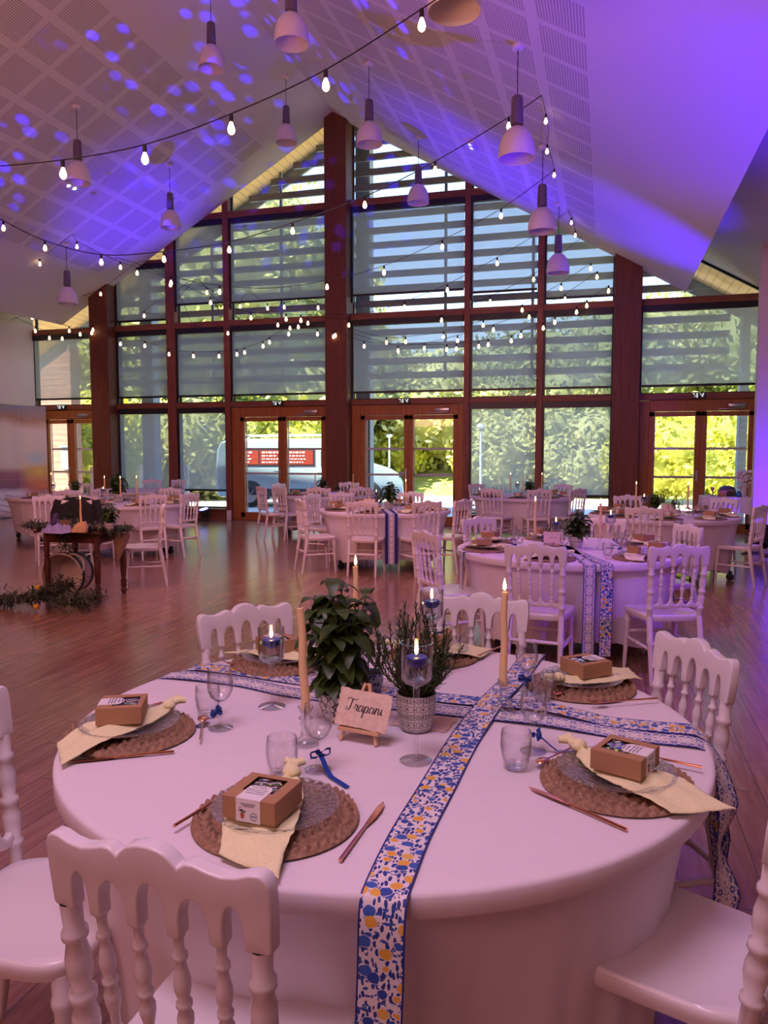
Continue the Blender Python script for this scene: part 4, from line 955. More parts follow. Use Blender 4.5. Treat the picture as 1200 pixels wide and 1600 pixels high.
def napkin():
    t = thing('napkin', 'napkin', 'napkin'); rnd = random.Random(3)
    mb = MB(); nu, nv = 26, 18; P = []
    for i in range(nu+1):
        u = i/nu; x = .13 - .34*u; hw = .018 + .060*min(1, u*1.5)**.7 + .010*sin(u*5)
        for j in range(nv+1):
            v = j/nv*2-1; wr = .004*sin(v*4+u*4)*(1-u*.5) + .0015*sin(v*7-u*5) + .004*noise.noise(Vector((u*5, v*3, 7)))
            zz = .030 + wr - .026*max(0, (u-.62)/.38)**1.3 + .010*(1-u)*(1-v*v)
            e = .006*noise.noise(Vector((u*60, v*50, 1))) if (j in (0, nv) or i == nu) else 0
            P.append((x+e+(.035*v*max(0, u-.6)/.4), hw*v + .015*sin(u*3.0) + e, max(zz, .003)))
    F = [(i*(nv+1)+j, i*(nv+1)+j+1, (i+1)*(nv+1)+j+1, (i+1)*(nv+1)+j) for i in range(nu) for j in range(nv)]
    n_ = len(P); P2 = P + [(x, y, z_-.0016) for x, y, z_ in P]
    F2 = F + [tuple(q+n_ for q in f[::-1]) for f in F]
    rim = [j for j in range(nv+1)] + [i*(nv+1)+nv for i in range(1, nu+1)] + [nu*(nv+1)+j for j in range(nv-1, -1, -1)] + [i*(nv+1) for i in range(nu-1, 0, -1)]
    for q in range(len(rim)): a, b = rim[q], rim[(q+1) % len(rim)]; F2.append((b, a, a+n_, b+n_))
    mb.add(P2, F2); mb.build('folded_cloth', M['napkin'], t, ang=80)
    k = MB(); k.ball((.138, 0, .040), (.018, .022, .016), 14, 10); k.ball((.150, .006, .043), (.014, .016, .014), 12, 8)
    for a_ in (-.5, .15, .7): k.tube([(.148, 0, .042), (.168, .012*a_, .047), (.186, .032*a_, .046)], [.011, .009, .010], 8)
    for v in k.v: v += Vector((1, 1, 1))*.003*noise.noise(v*130)
    k.build('knot', M['napkin'], t, ang=80); return t
NAP = Proto(napkin())
def gift_box():
    t = thing('gift_box', 'box', 'box'); s, h = .06, .046; tk = .0012
    b = MB(); b.box((0, -s, h/2), (2*s, tk, h)); b.box((0, s, h/2), (2*s, tk, h)); b.box((-s, 0, h/2), (tk, 2*s, h)); b.box((s, 0, h/2), (tk, 2*s, h)); b.box((0, 0, tk/2), (2*s, 2*s, tk))
    wx, w0, w1 = .036, -.022, .046      # window opening in the lid
    b.box((-(s+wx)/2, 0, h), (s-wx, 2*s, tk)); b.box(((s+wx)/2, 0, h), (s-wx, 2*s, tk)); b.box((0, (s+w1)/2, h), (2*wx, s-w1, tk)); b.box((0, (-s+w0)/2, h), (2*wx, s+w0, tk))
    b.build('carton', M['kraft'], t, smooth=False)
    MB().box((0, (w0+w1)/2, h-.002), (2*wx+.004, w1-w0+.004, .0006)).build('window_film', M['film'], t, smooth=False)
    c = MB(); rnd = random.Random(8)
    for _ in range(9): c.ball((rnd.uniform(-.04, .04), rnd.uniform(-.03, .042), .018), (.016, .013, .012), 8, 6)
    c.build('sweets', mat('plum_wrapped_sweets', (0.16, 0.10, 0.28), 0.3), t)
    l = MB(); l.prism([(-.028, -.010)] + [(.028*-cos(pi*q/10), -.012+.018*sin(pi*q/10)) for q in range(1, 10)] + [(.028, -.010), (.028, -.0605), (-.028, -.0605)], .0008, M=Matrix.Rotation(pi/2, 3, 'X') @ Matrix.Scale(1, 3), c=(0, 0, 0))
    l.v = [Vector((v.x, v.z if abs(v.z) > .002 else v.z, h+.0012)) if False else v for v in l.v]
    l = MB(); po = [(-.028, -.0606), (.028, -.0606), (.028, -.012)] + [(.028*cos(pi*q/10), -.012+.018*sin(pi*q/10)) for q in range(1, 10)] + [(-.028, -.012)]
    n_ = len(po); l.add([(x, y, h+.0008) for x, y in po]+[(x, y, h+.0016) for x, y in po], [tuple(range(n_))[::-1], tuple(range(n_, 2*n_))]+[(i, (i+1) % n_, (i+1) % n_+n_, i+n_) for i in range(n_)])
    l.box((0, -s-.0012, h/2), (.056, .0008, h+.002)); lb_ = l.build('label', M['label'], t, smooth=False)
    k = MB(); rnd = random.Random(4)
    for r_, (yy, hw) in enumerate(((.001, .014), (-.008, .018), (-.018, .024), (-.026, .024), (-.034, .02))):
        x = -hw
        while x < hw-.004:
            w_ = rnd.uniform(.002, .006); k.tube([(x, yy-.0015, h+.0019), (x+w_*.3, yy+.0018, h+.0019), (x+w_*.6, yy-.0012, h+.0019), (x+w_, yy+.001, h+.0019)], .0004, 4); x += w_+.0012
    k.box((0, -s-.0018, h-.009), (.034, .0004, .0012)); k.box((0, -s-.0018, h-.013), (.026, .0004, .0012)); k.build('lettering', M['ink'], lb_)
    g_ = MB(); rnd = random.Random(2)
    for _ in range(22): a, q = rnd.uniform(0, 6.3), rnd.uniform(0, .008); g_.box((-.013+q*cos(a), -s-.0019, .023+q*.8*sin(a)), (.003, .0004, .0016), M=Matrix.Rotation(a, 3, 'Y'))
    g_.build('plant_drawing', M['basil'], lb_, smooth=False)
    MB().prism([(-.018, .016), (-.008, .016), (-.010, .006), (-.016, .006)], .0005, c=(0, -s-.0019, 0)).build('pot_drawing', mat('terracotta_ink', (.4, .1, .04), .7), lb_, smooth=False)
    st = MB(); cc = []
    for q in range(24): a, b2 = 2*pi*q/24, 2*pi*(q+1)/24; st.bar((.013+.0075*cos(a), -s-.0018, .013+.0075*sin(a)), (.013+.0075*cos(b2), -s-.0018, .013+.0075*sin(b2)), .0006, .0012, up=(0, 1, 0))
    st.box((.013, -s-.0018, .013), (.011, .0004, .0018)); st.build('stamp_mark', M['stamp'], lb_, smooth=False)
    return t
BOX = Proto(gift_box())
def fork():
    t = thing('fork', 'fork', 'cutlery'); m_ = MB(); m_.tube([(0, -.10, .004), (0, -.03, .005), (0, .045, .006), (0, .06, .006)], [.0032, .0026, .0019, .003], 8); m_.build('handle', M['copper'], t)
    h = MB(); h.ball((0, .070, .0065), (.0105, .017, .0022), 12, 6)
    for x in (-.0085, -.003, .003, .0085): h.tube([(x*.9, .078, .0065), (x, .095, .0075), (x, .108, .011)], [.0018, .0014, .0008], 5)
    h.build('tines', M['copper'], t); return t
def knife():
    t = thing('knife', 'knife', 'cutlery'); MB().tube([(0, -.105, .004), (0, -.04, .005), (0, .02, .004)], [.0036, .003, .0024], 8).build('handle', M['copper'], t)
    b = MB(); po = [(-.003, .015), (.004, .02), (.0085, .05), (.0095, .08), (.006, .105), (.001, .115), (-.004, .095), (-.0045, .05)]; n_ = len(po)
    b.add([(x, y, .003) for x, y in po]+[(x*.8, y, .0052) for x, y in po], [tuple(range(n_))[::-1], tuple(range(n_, 2*n_))]+[(i, (i+1) % n_, (i+1) % n_+n_, i+n_) for i in range(n_)]); b.build('blade', M['copper'], t, ang=30); return t
def spoon():
    t = thing('spoon', 'spoon', 'cutlery'); MB().tube([(0, -.09, .004), (0, -.02, .005), (0, .05, .006)], [.003, .0024, .0018], 8).build('handle', M['copper'], t)
    MB().ball((0, .070, .007), (.0165, .023, .005), 16, 8).build('bowl', M['copper'], t); return t
FK, KN, SPN = Proto(fork()), Proto(knife()), Proto(spoon())
def bow(parent, zc, r=.010, tail=(.5, -.2), letters=False, r0=.012, L=.12):
    """satin ribbon knotted on a stem, one long tail lying on the cloth"""
    def strip(path, w_, wd):
        m_ = MB(); P = []; F = []
        for i, p in enumerate(path):
            q = Vector(wd[i] if isinstance(wd, list) else wd).normalized()*w_/2; P += [Vector(p)-q, Vector(p)+q, Vector(p)+q+Vector((0, 0, .0008)), Vector(p)-q+Vector((0, 0, .0008))]
        for i in range(len(path)-1):
            a = i*4; F += [(a+k, a+(k+1) % 4, a+4+(k+1) % 4, a+4+k) for k in range(4)]
        F += [(3, 2, 1, 0), (len(P)-4, len(P)-3, len(P)-2, len(P)-1)]; m_.add(P, F); return m_
    d = Vector((tail[0], tail[1], 0)).normalized(); s = Vector((-d.y, d.x, 0)); b = MB()
    c = Vector((0, 0, zc)) + d*r0; b.ball(c, (.006, .006, .007), 10, 8)
    for sg in (-1, 1):
        lp = [c, c+s*sg*.014+Vector((0, 0, .010))+d*.002, c+s*sg*.027+Vector((0, 0, .008)), c+s*sg*.026+Vector((0, 0, -.004))+d*.003, c+s*sg*.012+Vector((0, 0, -.005))+d*.005, c+d*.004]
        x = strip(lp, .013, d+Vector((0, 0, .9))); b.add(x.v, x.f)
    b.lathe([(r0-.007, zc-.005), (r0-.006, zc+.005)], seg=12)
    tl_ = [c, c+d*.016+Vector((0, 0, -.012)), c+d*.032+Vector((0, 0, -.026)), Vector((0, 0, .004))+d*(r0+.05)+s*.004, Vector((0, 0, .003))+d*(r0+L)+s*.010]
    tl_[2].z = max(tl_[2].z, .012); x = strip(tl_, .013, [d.cross(Vector((0, 0, 1)))]*5); b.add(x.v, x.f)
    o = b.build('ribbon_bow', M['ribbon'], parent, ang=60)
    return o, d, s
def wine(bowdir=(.5, -.2), sc=1.0, L=.12):
    t = thing('wine_glass', 'glass', 'glass')
    MB().lathe([(.004, .077), (.014, .080), (.027, .092), (.0345, .110), (.0365, .128), (.0345, .150), (.0325, .170), (.0315, .170), (.0335, .150), (.0353, .128), (.0332, .111), (.026, .094), (.013, .083), (.001, .081)], seg=32).build('bowl', M['glass'], t)
    MB().lathe([(.001, .010), (.0055, .012), (.004, .03), (.0036, .06), (.0048, .077), (.001, .079)], seg=12).build('stem', M['glass'], t)
    MB().lathe([(.001, .0), (.034, .0), (.0345, .002), (.02, .006), (.006, .011), (.001, .012)], seg=28).build('foot', M['glass'], t)
    if bowdir: t['_'] = 0; del t['_']; bow(t, .045, tail=bowdir, L=L)
    return t
def tumbler():
    t = thing('water_tumbler', 'tumbler', 'glass')
    MB().lathe([(.001, .0), (.024, 0), (.028, .004), (.0365, .035), (.0395, .060), (.0385, .085), (.0365, .098), (.0352, .098), (.037, .085), (.038, .060), (.0345, .036), (.027, .014), (.022, .012), (.001, .012)], seg=36).build('glass_wall', M['glass'], t); return t
WN, TU = Proto(wine()), Proto(tumbler())
WNP = Proto(wine(None))
PLO = [False]
def mesh_copy(o, loc, rz, lb, cat, group, first):
    if first: c = o
    else: c = bpy.data.objects.new(o.name.split('.')[0], o.data); C.objects.link(c)
    c.location = loc; c.rotation_euler = (0, 0, rz); return tag(c, lb, cat, group)
# --- the six settings of the nearest table
SET = [('front', -94.6, .665, 'at the front of the nearest table'), ('left', 205, .725, 'at the left end of the nearest table'), ('rear left', 139, .72, 'at the rear left of the nearest table'),
       ('rear', 91, .73, 'behind the rosemary at the rear of the nearest table'), ('rear right', 41.5, .735, 'at the right rear of the nearest table'), ('right', -22.5, .71, 'at the right front of the nearest table')]
NK = {'front': ((463, 1207), (398, 1342)), 'left': ((292, 1103), (92, 1182)), 'rear left': ((478, 1022), (385, 1008)), 'rear': ((660, 1002), (735, 1010)), 'rear right': ((868, 1068), (1000, 1052)), 'right': ((898, 1167), (1092, 1258))}
for i, (k, ang, rr, lb) in enumerate(SET):
    a = R(ang); cx, cy = c1[0]+rr*cos(a), c1[1]+rr*sin(a); zb = TZ+.002
    mesh_copy(mat_hi, (cx, cy, zb), i*.9, 'round braided seagrass placemat '+lb, 'placemat', 'seagrass placemats', i == 0)
    mesh_copy(plate_o, (cx, cy, zb+.011), i*.5, 'pressed glass plate on its placemat '+lb, 'plate', 'pressed glass plates', i == 0)
    kn, tl = NK[k]; p1, p2 = atz(*kn, .79), atz(*tl, .77); mid = (p1+p2)/2; d = atan2(p1.y-p2.y, p1.x-p2.x)
    if k in ('rear left', 'rear'): mid = Vector((cx, cy, 0))
    mid = mid*.5+Vector((cx, cy, 0))*.5
    NAP.put((mid.x, mid.y, zb+.008), d, 'knotted pale yellow napkin '+lb, 'knotted yellow napkins')
    off = .055 if k == 'front' else .02
    BOX.put((cx+off*cos(a), cy+off*sin(a), zb+.046), a+pi/2, 'square brown window box '+lb, 'brown favour boxes')
def cut(P, hd, tl, head_at, lb, zz=None, L=.21):
    zz = (TZ if P is KN else TZ+.011) if zz is None else zz
    a, b = atz(*hd, zz), atz(*tl, zz); d = (a-b).normalized(); D = (a-b).length; o = a - d*(L/2); sc = None
    if D > .15: o = (a+b)/2; sc = max(1.0, min(1.2, D/L))
    return P.put((o.x, o.y, zz), atan2(d.y, d.x)-pi/2, lb, 'rose gold cutlery', sc)
cut(FK, (392, 1221), (262, 1300), 0, 'rose gold fork left of the front placemat'); cut(KN, (597, 1258), (530, 1350), 0, 'rose gold knife right of the front placemat')
cut(SPN, (424, 1213), (440, 1285), 0, 'rose gold spoon above the front plate beside its tumbler')
cut(KN, (113, 1193), (272, 1177), 0, 'rose gold knife before the left placemat'); cut(SPN, (318, 1120), (312, 1160), 0, 'rose gold spoon head at the right rim of the left placemat'); cut(FK, (252, 1103), (140, 1120), 0, 'rose gold fork behind the left placemat')
cut(FK, (362, 1040), (325, 1026), 0, 'rose gold fork before the rear left placemat', L=.2)
cut(FK, (738, 1030), (785, 1011), 0, 'rose gold fork right of the rear placemat'); cut(FK, (922, 1102), (1030, 1093), 0, 'rose gold fork before the right rear placemat'); cut(SPN, (866, 1090), (905, 1064), 0, 'rose gold spoon head left of the right rear placemat')
cut(KN, (830, 1235), (982, 1301), 0, 'rose gold knife before the right placemat'); cut(SPN, (838, 1197), (905, 1165), 0, 'rose gold spoon head left of the right placemat'); cut(FK, (940, 1170), (1102, 1203), 0, 'rose gold fork whose handle shows right of the right placemat')
def put(P, px, py, rz, lb, grp, sc=None, z=TZ): p = atz(px, py, z); return P.put((p.x, p.y, z), rz, lb, grp, sc)
for px, py, rz, sc, lb in ((497, 1203, -.35, 1, 'front'), (345, 1138, 3.6, 1.02, 'left'), (490, 1053, 2.6, 1, 'rear left'), (822, 1084, 2.0, 1.0, 'right rear')):
    put(WN, px, py, rz, 'wine glass with a blue satin bow at the %s setting of the nearest table' % lb, 'wine glasses with blue bows', sc)
put(WNP, 652, 1050, 0, 'plain wine glass behind the rosemary of the nearest table', 'plain wine glasses')
# the glass whose ribbon carries a name
t = thing('wine_glass', 'wine glass whose blue ribbon reads BRUNO at the right setting of the nearest table', 'glass', tuple(atz(833, 1174, TZ)), 0, 'wine glasses with blue bows')
for ch in list(WN.root.children):
    if ch.name.startswith(('bowl', 'stem', 'foot')): q = ch.copy(); C.objects.link(q); q.parent = t
ro, d_, s_ = bow(t, .045, tail=(1, .10), L=.115)
LET = {'B': [[(0, 0), (0, 2)], [(0, 2), (.8, 1.9), (1, 1.5), (.8, 1.1), (0, 1)], [(0, 1), (.9, .95), (1.1, .5), (.9, .1), (0, 0)]], 'R': [[(0, 0), (0, 2), (.8, 1.9), (1, 1.5), (.8, 1.05), (0, 1)], [(.5, 1), (1.1, 0)]],
       'U': [[(0, 2), (0, .5), (.3, 0), (.8, 0), (1.1, .5), (1.1, 2)]], 'N': [[(0, 0), (0, 2), (1.1, 0), (1.1, 2)]], 'O': [[(.55+.55*cos(q*pi/6), 1+sin(q*pi/6)) for q in range(13)]]}
lt = MB(); x0 = 0; u_ = .0036
for chh in 'BRUNO':
    for st in LET[chh]:
        pts = []
        for (a, b) in st:
            v = Vector((0, 0, 0)) + d_*(.052+x0+a*u_) + s_*(-.003+b*u_+.003*(x0/.03)); v.z = .0056 - .02*0; pts.append(v)
        lt.tube(pts, .0005, 4)
    x0 += 1.6*u_
lt.build('name_lettering', M['label'], ro)
# --- tumblers
for px, py, sc, lb in ((441, 1212, 1.0, 'front'), (325, 1119, .95, 'left'), (806, 1200, 1.0, 'right'), (848, 1093, .95, 'right rear')):
    put(TU, px, py, 0, 'water tumbler at the %s setting of the nearest table' % lb, 'water tumblers', sc)
put(TU, 706, 1030, 0, 'water tumbler between the rosemary and the rear placemat of the nearest table', 'water tumblers', .9)
# --- candles
def flame_parts(t, zt, r=.0012):
    MB().cyl((0, 0, zt-.004), (0, 0, zt+.010), r, seg=6).build('wick', M['ink'], t)
    MB().lathe([(.0008, zt+.004), (.0045, zt+.010), (.0055, zt+.017), (.004, zt+.027), (.0018, zt+.036), (.0003, zt+.042)], seg=10).build('flame', M['flame'], t)
def taper(lit, L=.285):
    t = thing('taper_candle', 'candle', 'candle')
    MB().tube([(.0015*sin(q*1.3), .0012*cos(q), L*q/8) for q in range(9)], [.0125-.0028*q/8 for q in range(9)], 14).build('wax', M['wax'], t)
    if lit: flame_parts(t, L)
    else: MB().cyl((0, 0, L-.002), (0, 0, L+.006), .001, seg=6).build('wick', M['ink'], t)
    return t
def holder(facet):
    t = thing('glass_candlestick', 'candlestick', 'candle holder')
    if facet: pr = [(.001, 0), (.043, 0), (.044, .004), (.036, .016), (.024, .034), (.013, .052), (.011, .062), (.017, .068), (.011, .075), (.014, .085), (.017, .092), (.0185, .108), (.0165, .108), (.0145, .092), (.001, .088)]
    else: pr = [(.001, 0), (.030, 0), (.033, .006), (.028, .014), (.014, .022), (.011, .045), (.015, .060), (.012, .070), (.020, .074), (.012, .080), (.014, .088), (.022, .105), (.020, .105), (.013, .09), (.001, .088)]
    MB().lathe(pr, seg=12 if facet else 20).build('glass_body', M['pressed'] if facet else M['glass'], t, ang=20 if facet else 60); return t
CL_, CU = Proto(taper(True)), Proto(taper(False)); HF, HP = Proto(holder(True)), Proto(holder(False))
def candle(px, py, lit, facet, lb, where):
    put(HF if facet else HP, px, py, 0, 'clear glass candlestick '+where, 'glass candlesticks'); p = atz(px, py, TZ); (CL_ if lit else CU).put((p.x, p.y, TZ+.089), px*.1, lb, 'cream taper candles')
candle(478, 1163, False, False, 'unlit cream taper candle left of the basil on the nearest table', 'of the unlit candle on the nearest table')
CU.root.rotation_euler = (0, R(-2.5), 0)
candle(786, 1116, True, True, 'lit cream taper candle at the ribbon crossing of the nearest table', 'with a ribbed foot at the ribbon crossing of the nearest table')
candle(556, 1042, True, False, 'lit cream taper candle showing behind the basil of the nearest table', 'behind the basil of the nearest table')
def goblet(H=.31):
    t = thing('floating_candle_glass', 'goblet', 'glass'); b = H-.108
    MB().lathe([(.004, b-.012), (.012, b-.004), (.030, b+.004), (.039, b+.014), (.041, b+.03), (.041, H), (.0397, H), (.0397, b+.03), (.037, b+.016), (.028, b+.008), (.001, b+.006)], seg=36).build('bowl', M['glass'], t)
    MB().lathe([(.001, .006), (.007, .008), (.0045, .03), (.0048, b*.6), (.009, b-.008), (.001, b-.004)], seg=14).build('stem', M['glass'], t)
    MB().lathe([(.001, 0), (.042, 0), (.0425, .002), (.02, .006), (.001, .009)], seg=32).build('foot', M['glass'], t)
    MB().lathe([(.001, b+.009), (.028, b+.010), (.0365, b+.018), (.0392, b+.032), (.0392, b+.062), (.001, b+.062)], seg=32).build('water', M['water'], t)
    return t
def floater():
    t = thing('floating_candle', 'floating candle', 'candle'); MB().lathe([(.001, 0), (.018, .001), (.026, .010), (.029, .022), (.027, .026), (.018, .027), (.001, .025)], seg=24).build('wax', M['bluewax'], t); flame_parts(t, .026); return t
GB, GS, FL_ = Proto(goblet()), Proto(goblet(.25)), Proto(floater())
def fgob(px, py, P, H, where, z0=TZ):
    p = atz(px, py, z0); P.put((p.x, p.y, z0), 0, 'stemmed floating candle glass '+where, 'floating candle glasses'); FL_.put((p.x, p.y, z0+H-.108+.046), 0, 'lit navy blue floating candle '+where, 'blue floating candles')
fgob(650, 1189, GB, .31, 'in front of the rosemary on the nearest table'); fgob(425, 1104, GS, .25, 'at the left of the nearest table'); fgob(674, 1058, GB, .31, 'behind the rosemary on the nearest table')
# --- plants
def leaf_geom(mb, base, d, L, Wd, droop, rnd):
    """cupped oval leaf from base along d, bending down"""
    d = d.normalized(); s = d.cross(Vector((0, 0, 1)))
    s = s.normalized() if s.length > .1 else Vector((1, 0, 0)); P = []; ns = 6
    for i in range(ns+1):
        u = i/ns; p = base + d*(L*u) + Vector((0, 0, -droop*L*u*u)); w_ = Wd*sin(pi*min(u*.93+.04, 1))**.75*(1-.35*u)
        up = Vector((0, 0, .35*w_)); P += [p-s*w_+up*.6, p, p+s*w_+up*.6]
    n_ = len(mb.v); mb.v += P
    for i in range(ns):
        a = n_+i*3; mb.f += [(a, a+1, a+4, a+3), (a+1, a+2, a+5, a+4)]
def basil(seed, H=.30, Rr=.115, nst=11, hang=0):
    rnd = random.Random(seed); lv, st = MB(), MB()
    for k in range(nst):
        a = 2*pi*k/nst+rnd.random()*.5; rr = Rr*rnd.uniform(.25, .85) if k else .01; h = H*rnd.uniform(.72, 1.0)*(1-.25*rr/Rr)
        tip = Vector((cos(a)*rr, sin(a)*rr, h)); b0 = Vector((cos(a)*.02, sin(a)*.02, 0)); mid = b0.lerp(tip, .5)+Vector((0, 0, .02)); st.tube([b0, mid, tip], [.003, .0025, .0015], 5)
        for q in range(7):
            f = .16+.84*q/6; p = b0.lerp(tip, f); aa = a+q*pi/2+rnd.random()
            for s_2 in (0, pi):
                d = Vector((cos(aa+s_2), sin(aa+s_2), .5-.35*rnd.random()+(.35 if q == 6 else 0))); L = rnd.uniform(.055, .082)*(1 if q < 6 else .8)
                leaf_geom(lv, p, d, L, L*.43, .30+.5*rnd.random()+hang, rnd)
    return lv, st
def rosemary(seed, H=.22, Rr=.09, nst=26, up=.0):
    rnd = random.Random(seed); lv, st = MB(), MB()
    for k in range(nst):
        a = rnd.random()*6.28; rr = Rr*rnd.uniform(.1, 1.15); h = H*rnd.uniform(.45, 1.0)*(1.05-.5*rr/Rr/1.2)
        b0 = Vector((cos(a)*.025, sin(a)*.025, 0)); tip = Vector((cos(a)*rr, sin(a)*rr, h)); bend = Vector((cos(a), sin(a), 0))*.02; pts = [b0, b0.lerp(tip, .5)+bend, tip]; st.tube(pts, [.0022, .0018, .001], 5)
        nn = int(50*h/H)+14
        for q in range(nn):
            f = .12+.88*q/nn; p = (b0.lerp(pts[1], f*2) if f < .5 else pts[1].lerp(tip, f*2-1)); ax = (tip-b0).normalized(); aa = rnd.random()*6.28
            o_ = ax.orthogonal().normalized(); o_ = Matrix.Rotation(aa, 3, ax) @ o_; d = (o_*1.0+ax*.9).normalized(); L = rnd.uniform(.016, .026)*(1 if q < nn-5 else .7); s = d.cross(ax).normalized()*.0021
            n_ = len(lv.v); lv.v += [p-s, p+s, p+d*L+s*.5, p+d*L-s*.5]; lv.f.append((n_, n_+1, n_+2, n_+3))
    return lv, st
def pot(r0, r1, h, mt, t):
    MB().lathe([(.001, 0), (r0, 0), (r0+.002, .003), (r1*.98, h*.55), (r1, h), (r1-.004, h), (r1-.006, h*.9), (.001, h*.88)], seg=32).build('pot', mt, t)
    MB().lathe([(.001, h*.93), (r1-.006, h*.90)], seg=20).build('soil', M['soil'], t)
def plant(kind, seed, H, Rr, ph, pr, lb, nst=None, mt=None, hang=0):
    t = thing('potted_'+('basil' if kind == 'basil' else 'rosemary'), lb, 'potted plant'); pot(pr*.72, pr, ph, mt or M['tilepot'], t)
    lv, st = basil(seed, H, Rr, nst or 11, hang) if kind == 'basil' else rosemary(seed, H, Rr, nst or 26)
    o1 = lv.build('foliage', M['basil' if kind == 'basil' else 'rosemary'], t, ang=180); o2 = st.build('stems', M['stem'], t); o1.location.z = o2.location.z = ph*.9
    return t
greenpot = mat('green_glazed_pot', (0.10, 0.12, 0.03), 0.35); n = N(greenpot); v1 = n.voro(n.obj(), 55, 'DISTANCE_TO_EDGE')['Distance']; n.col(n.mix(n.math('LESS_THAN', v1, .10), (.62, .58, .50), (.03, .035, .05)))
bluepot = mat('blue_patterned_pot', (0.05, 0.08, 0.2), 0.4); n = N(bluepot); v1 = n.voro(n.obj(), 60)['Distance']; n.col(n.mix(n.math('LESS_THAN', v1, .4), (.35, .38, .5), (.02, .035, .14)))
b1 = plant('basil', 3, .37, .125, .085, .062, 'large potted basil at the centre of the nearest table, in front of the easel card', 20, greenpot, .25); p = atz(530, 1122, TZ); b1.location = p; b1['group'] = 'potted basils'
r1 = plant('rosemary', 5, .29, .120, .105, .058, 'potted rosemary in a black and white tile pattern pot on the nearest table', 60); p = atz(650, 1138, TZ+.002); b1['label'] = 'large potted basil behind the place card on the nearest table'; r1.location = (p.x, p.y, TZ+.003); r1['group'] = 'potted rosemaries'
r2 = plant('rosemary', 9, .20, .05, .07, .045, 'small loose herb in a dark blue pot behind the easel on the nearest table', 12, bluepot); p = atz(578, 1082, TZ); r2.location = p; r2['group'] = 'potted rosemaries'
# tall sprigs of the rosemary, leaning up and left
# sheet of handmade paper under the rosemary
def deckle(w_, h_, seed, n_=22, amp=.003):
    rnd = random.Random(seed); pts = []
    for (a, b) in (((-w_, -h_), (w_, -h_)), ((w_, -h_), (w_, h_)), ((w_, h_), (-w_, h_)), ((-w_, h_), (-w_, -h_))):
        for k in range(n_): u = k/n_; pts.append((a[0]+(b[0]-a[0])*u+rnd.uniform(-amp, amp), a[1]+(b[1]-a[1])*u+rnd.uniform(-amp, amp)))
    return pts
p = atz(662, 1128, TZ); mb = MB(); mb.prism(deckle(.085, .06, 4), .0012, M=Matrix.Rotation(-pi/2, 3, 'X')); o = mb.build('handmade_paper', M['paper'], smooth=False); o.location = (p.x, p.y, TZ+.001); o.rotation_euler = (0, 0, -.1); tag(o, 'sheet of deckle-edged paper lying under the tile pattern pot', 'paper')
# --- easel with the name card
eL, eR = atz(532, 1157, TZ), atz(587, 1167, TZ); ec = (eL+eR)/2; ea = atan2(eR.y-eL.y, eR.x-eL.x)
t = thing('mini_easel', 'miniature wooden easel holding the table name card on the nearest table', 'easel', (ec.x, ec.y, TZ), ea, 'miniature easels')
f = MB()
for s in (-1, 1): f.bar((s*.055, 0, .002), (s*.006, .062, .150), .008, .008, up=(0, 1, 0))
f.bar((0, .064, .148), (0, .115, .002), .008, .007); f.build('legs', M['light_wood'], t, smooth=False, bevel=.001)
MB().box((0, .008, .034), (.125, .022, .009)).build('ledge', M['light_wood'], t, smooth=False, bevel=.001)
def name_card(w_, h_, seed): return MB().prism(deckle(w_, h_, seed, 14, .0022), .002)
cm = name_card(.079, .050, 12); cd = cm.build('name_card', M['paper'], smooth=False); tilt = -math.atan(.062/.148)
cd.location = Vector((ec.x, ec.y, TZ)) + Matrix.Rotation(ea, 3, 'Z') @ Vector((.006, .022, .088)); cd.rotation_euler = (tilt, R(2), ea); tag(cd, 'deckle-edged paper card reading Trapani on the small easel', 'card', 'table name cards')
# script lettering, drawn as pen strokes (unit = x-height)
GL = {'T': (1.45, [[(.0, 1.55), (.15, 1.85), (.5, 1.95), (1.0, 1.8), (1.6, 1.75), (1.95, 1.95)], [(1.0, 1.82), (.85, 1.2), (.7, .5), (.55, .1), (.2, -.05), (-.05, .15), (.02, .4), (.2, .42)]]),
      'r': (.75, [[(-.1, .25), (.15, .75), (.25, 1.08), (.22, .9), (.45, .92), (.62, .9), (.5, .5), (.48, .15), (.62, 0), (.8, .2)]]),
      'a': (1.0, [[(.8, .85), (.55, 1.0), (.25, .8), (.1, .4), (.2, .05), (.45, .05), (.7, .45), (.85, .95), (.75, .4), (.78, .05), (.9, .0), (1.05, .2)]]),
      'p': (1.0, [[(-.05, .2), (.15, .7), (.28, 1.0), (.15, .3), (-.05, -.6), (-.12, -.95)], [(.12, .25), (.3, .75), (.6, 1.0), (.82, .8), (.75, .35), (.5, .02), (.2, .1)], [(.5, .02), (.8, .0), (1.05, .2)]]),
      'n': (1.05, [[(-.05, .2), (.15, .8), (.28, 1.0), (.2, .5), (.08, .0)], [(.14, .3), (.4, .85), (.65, 1.0), (.78, .8), (.7, .3), (.78, .02), (1.05, .2)]]),
      'i': (.5, [[(-.05, .2), (.18, .75), (.25, 1.0), (.15, .35), (.22, .02), (.42, .2)], [(.36, 1.4), (.40, 1.44)]])}
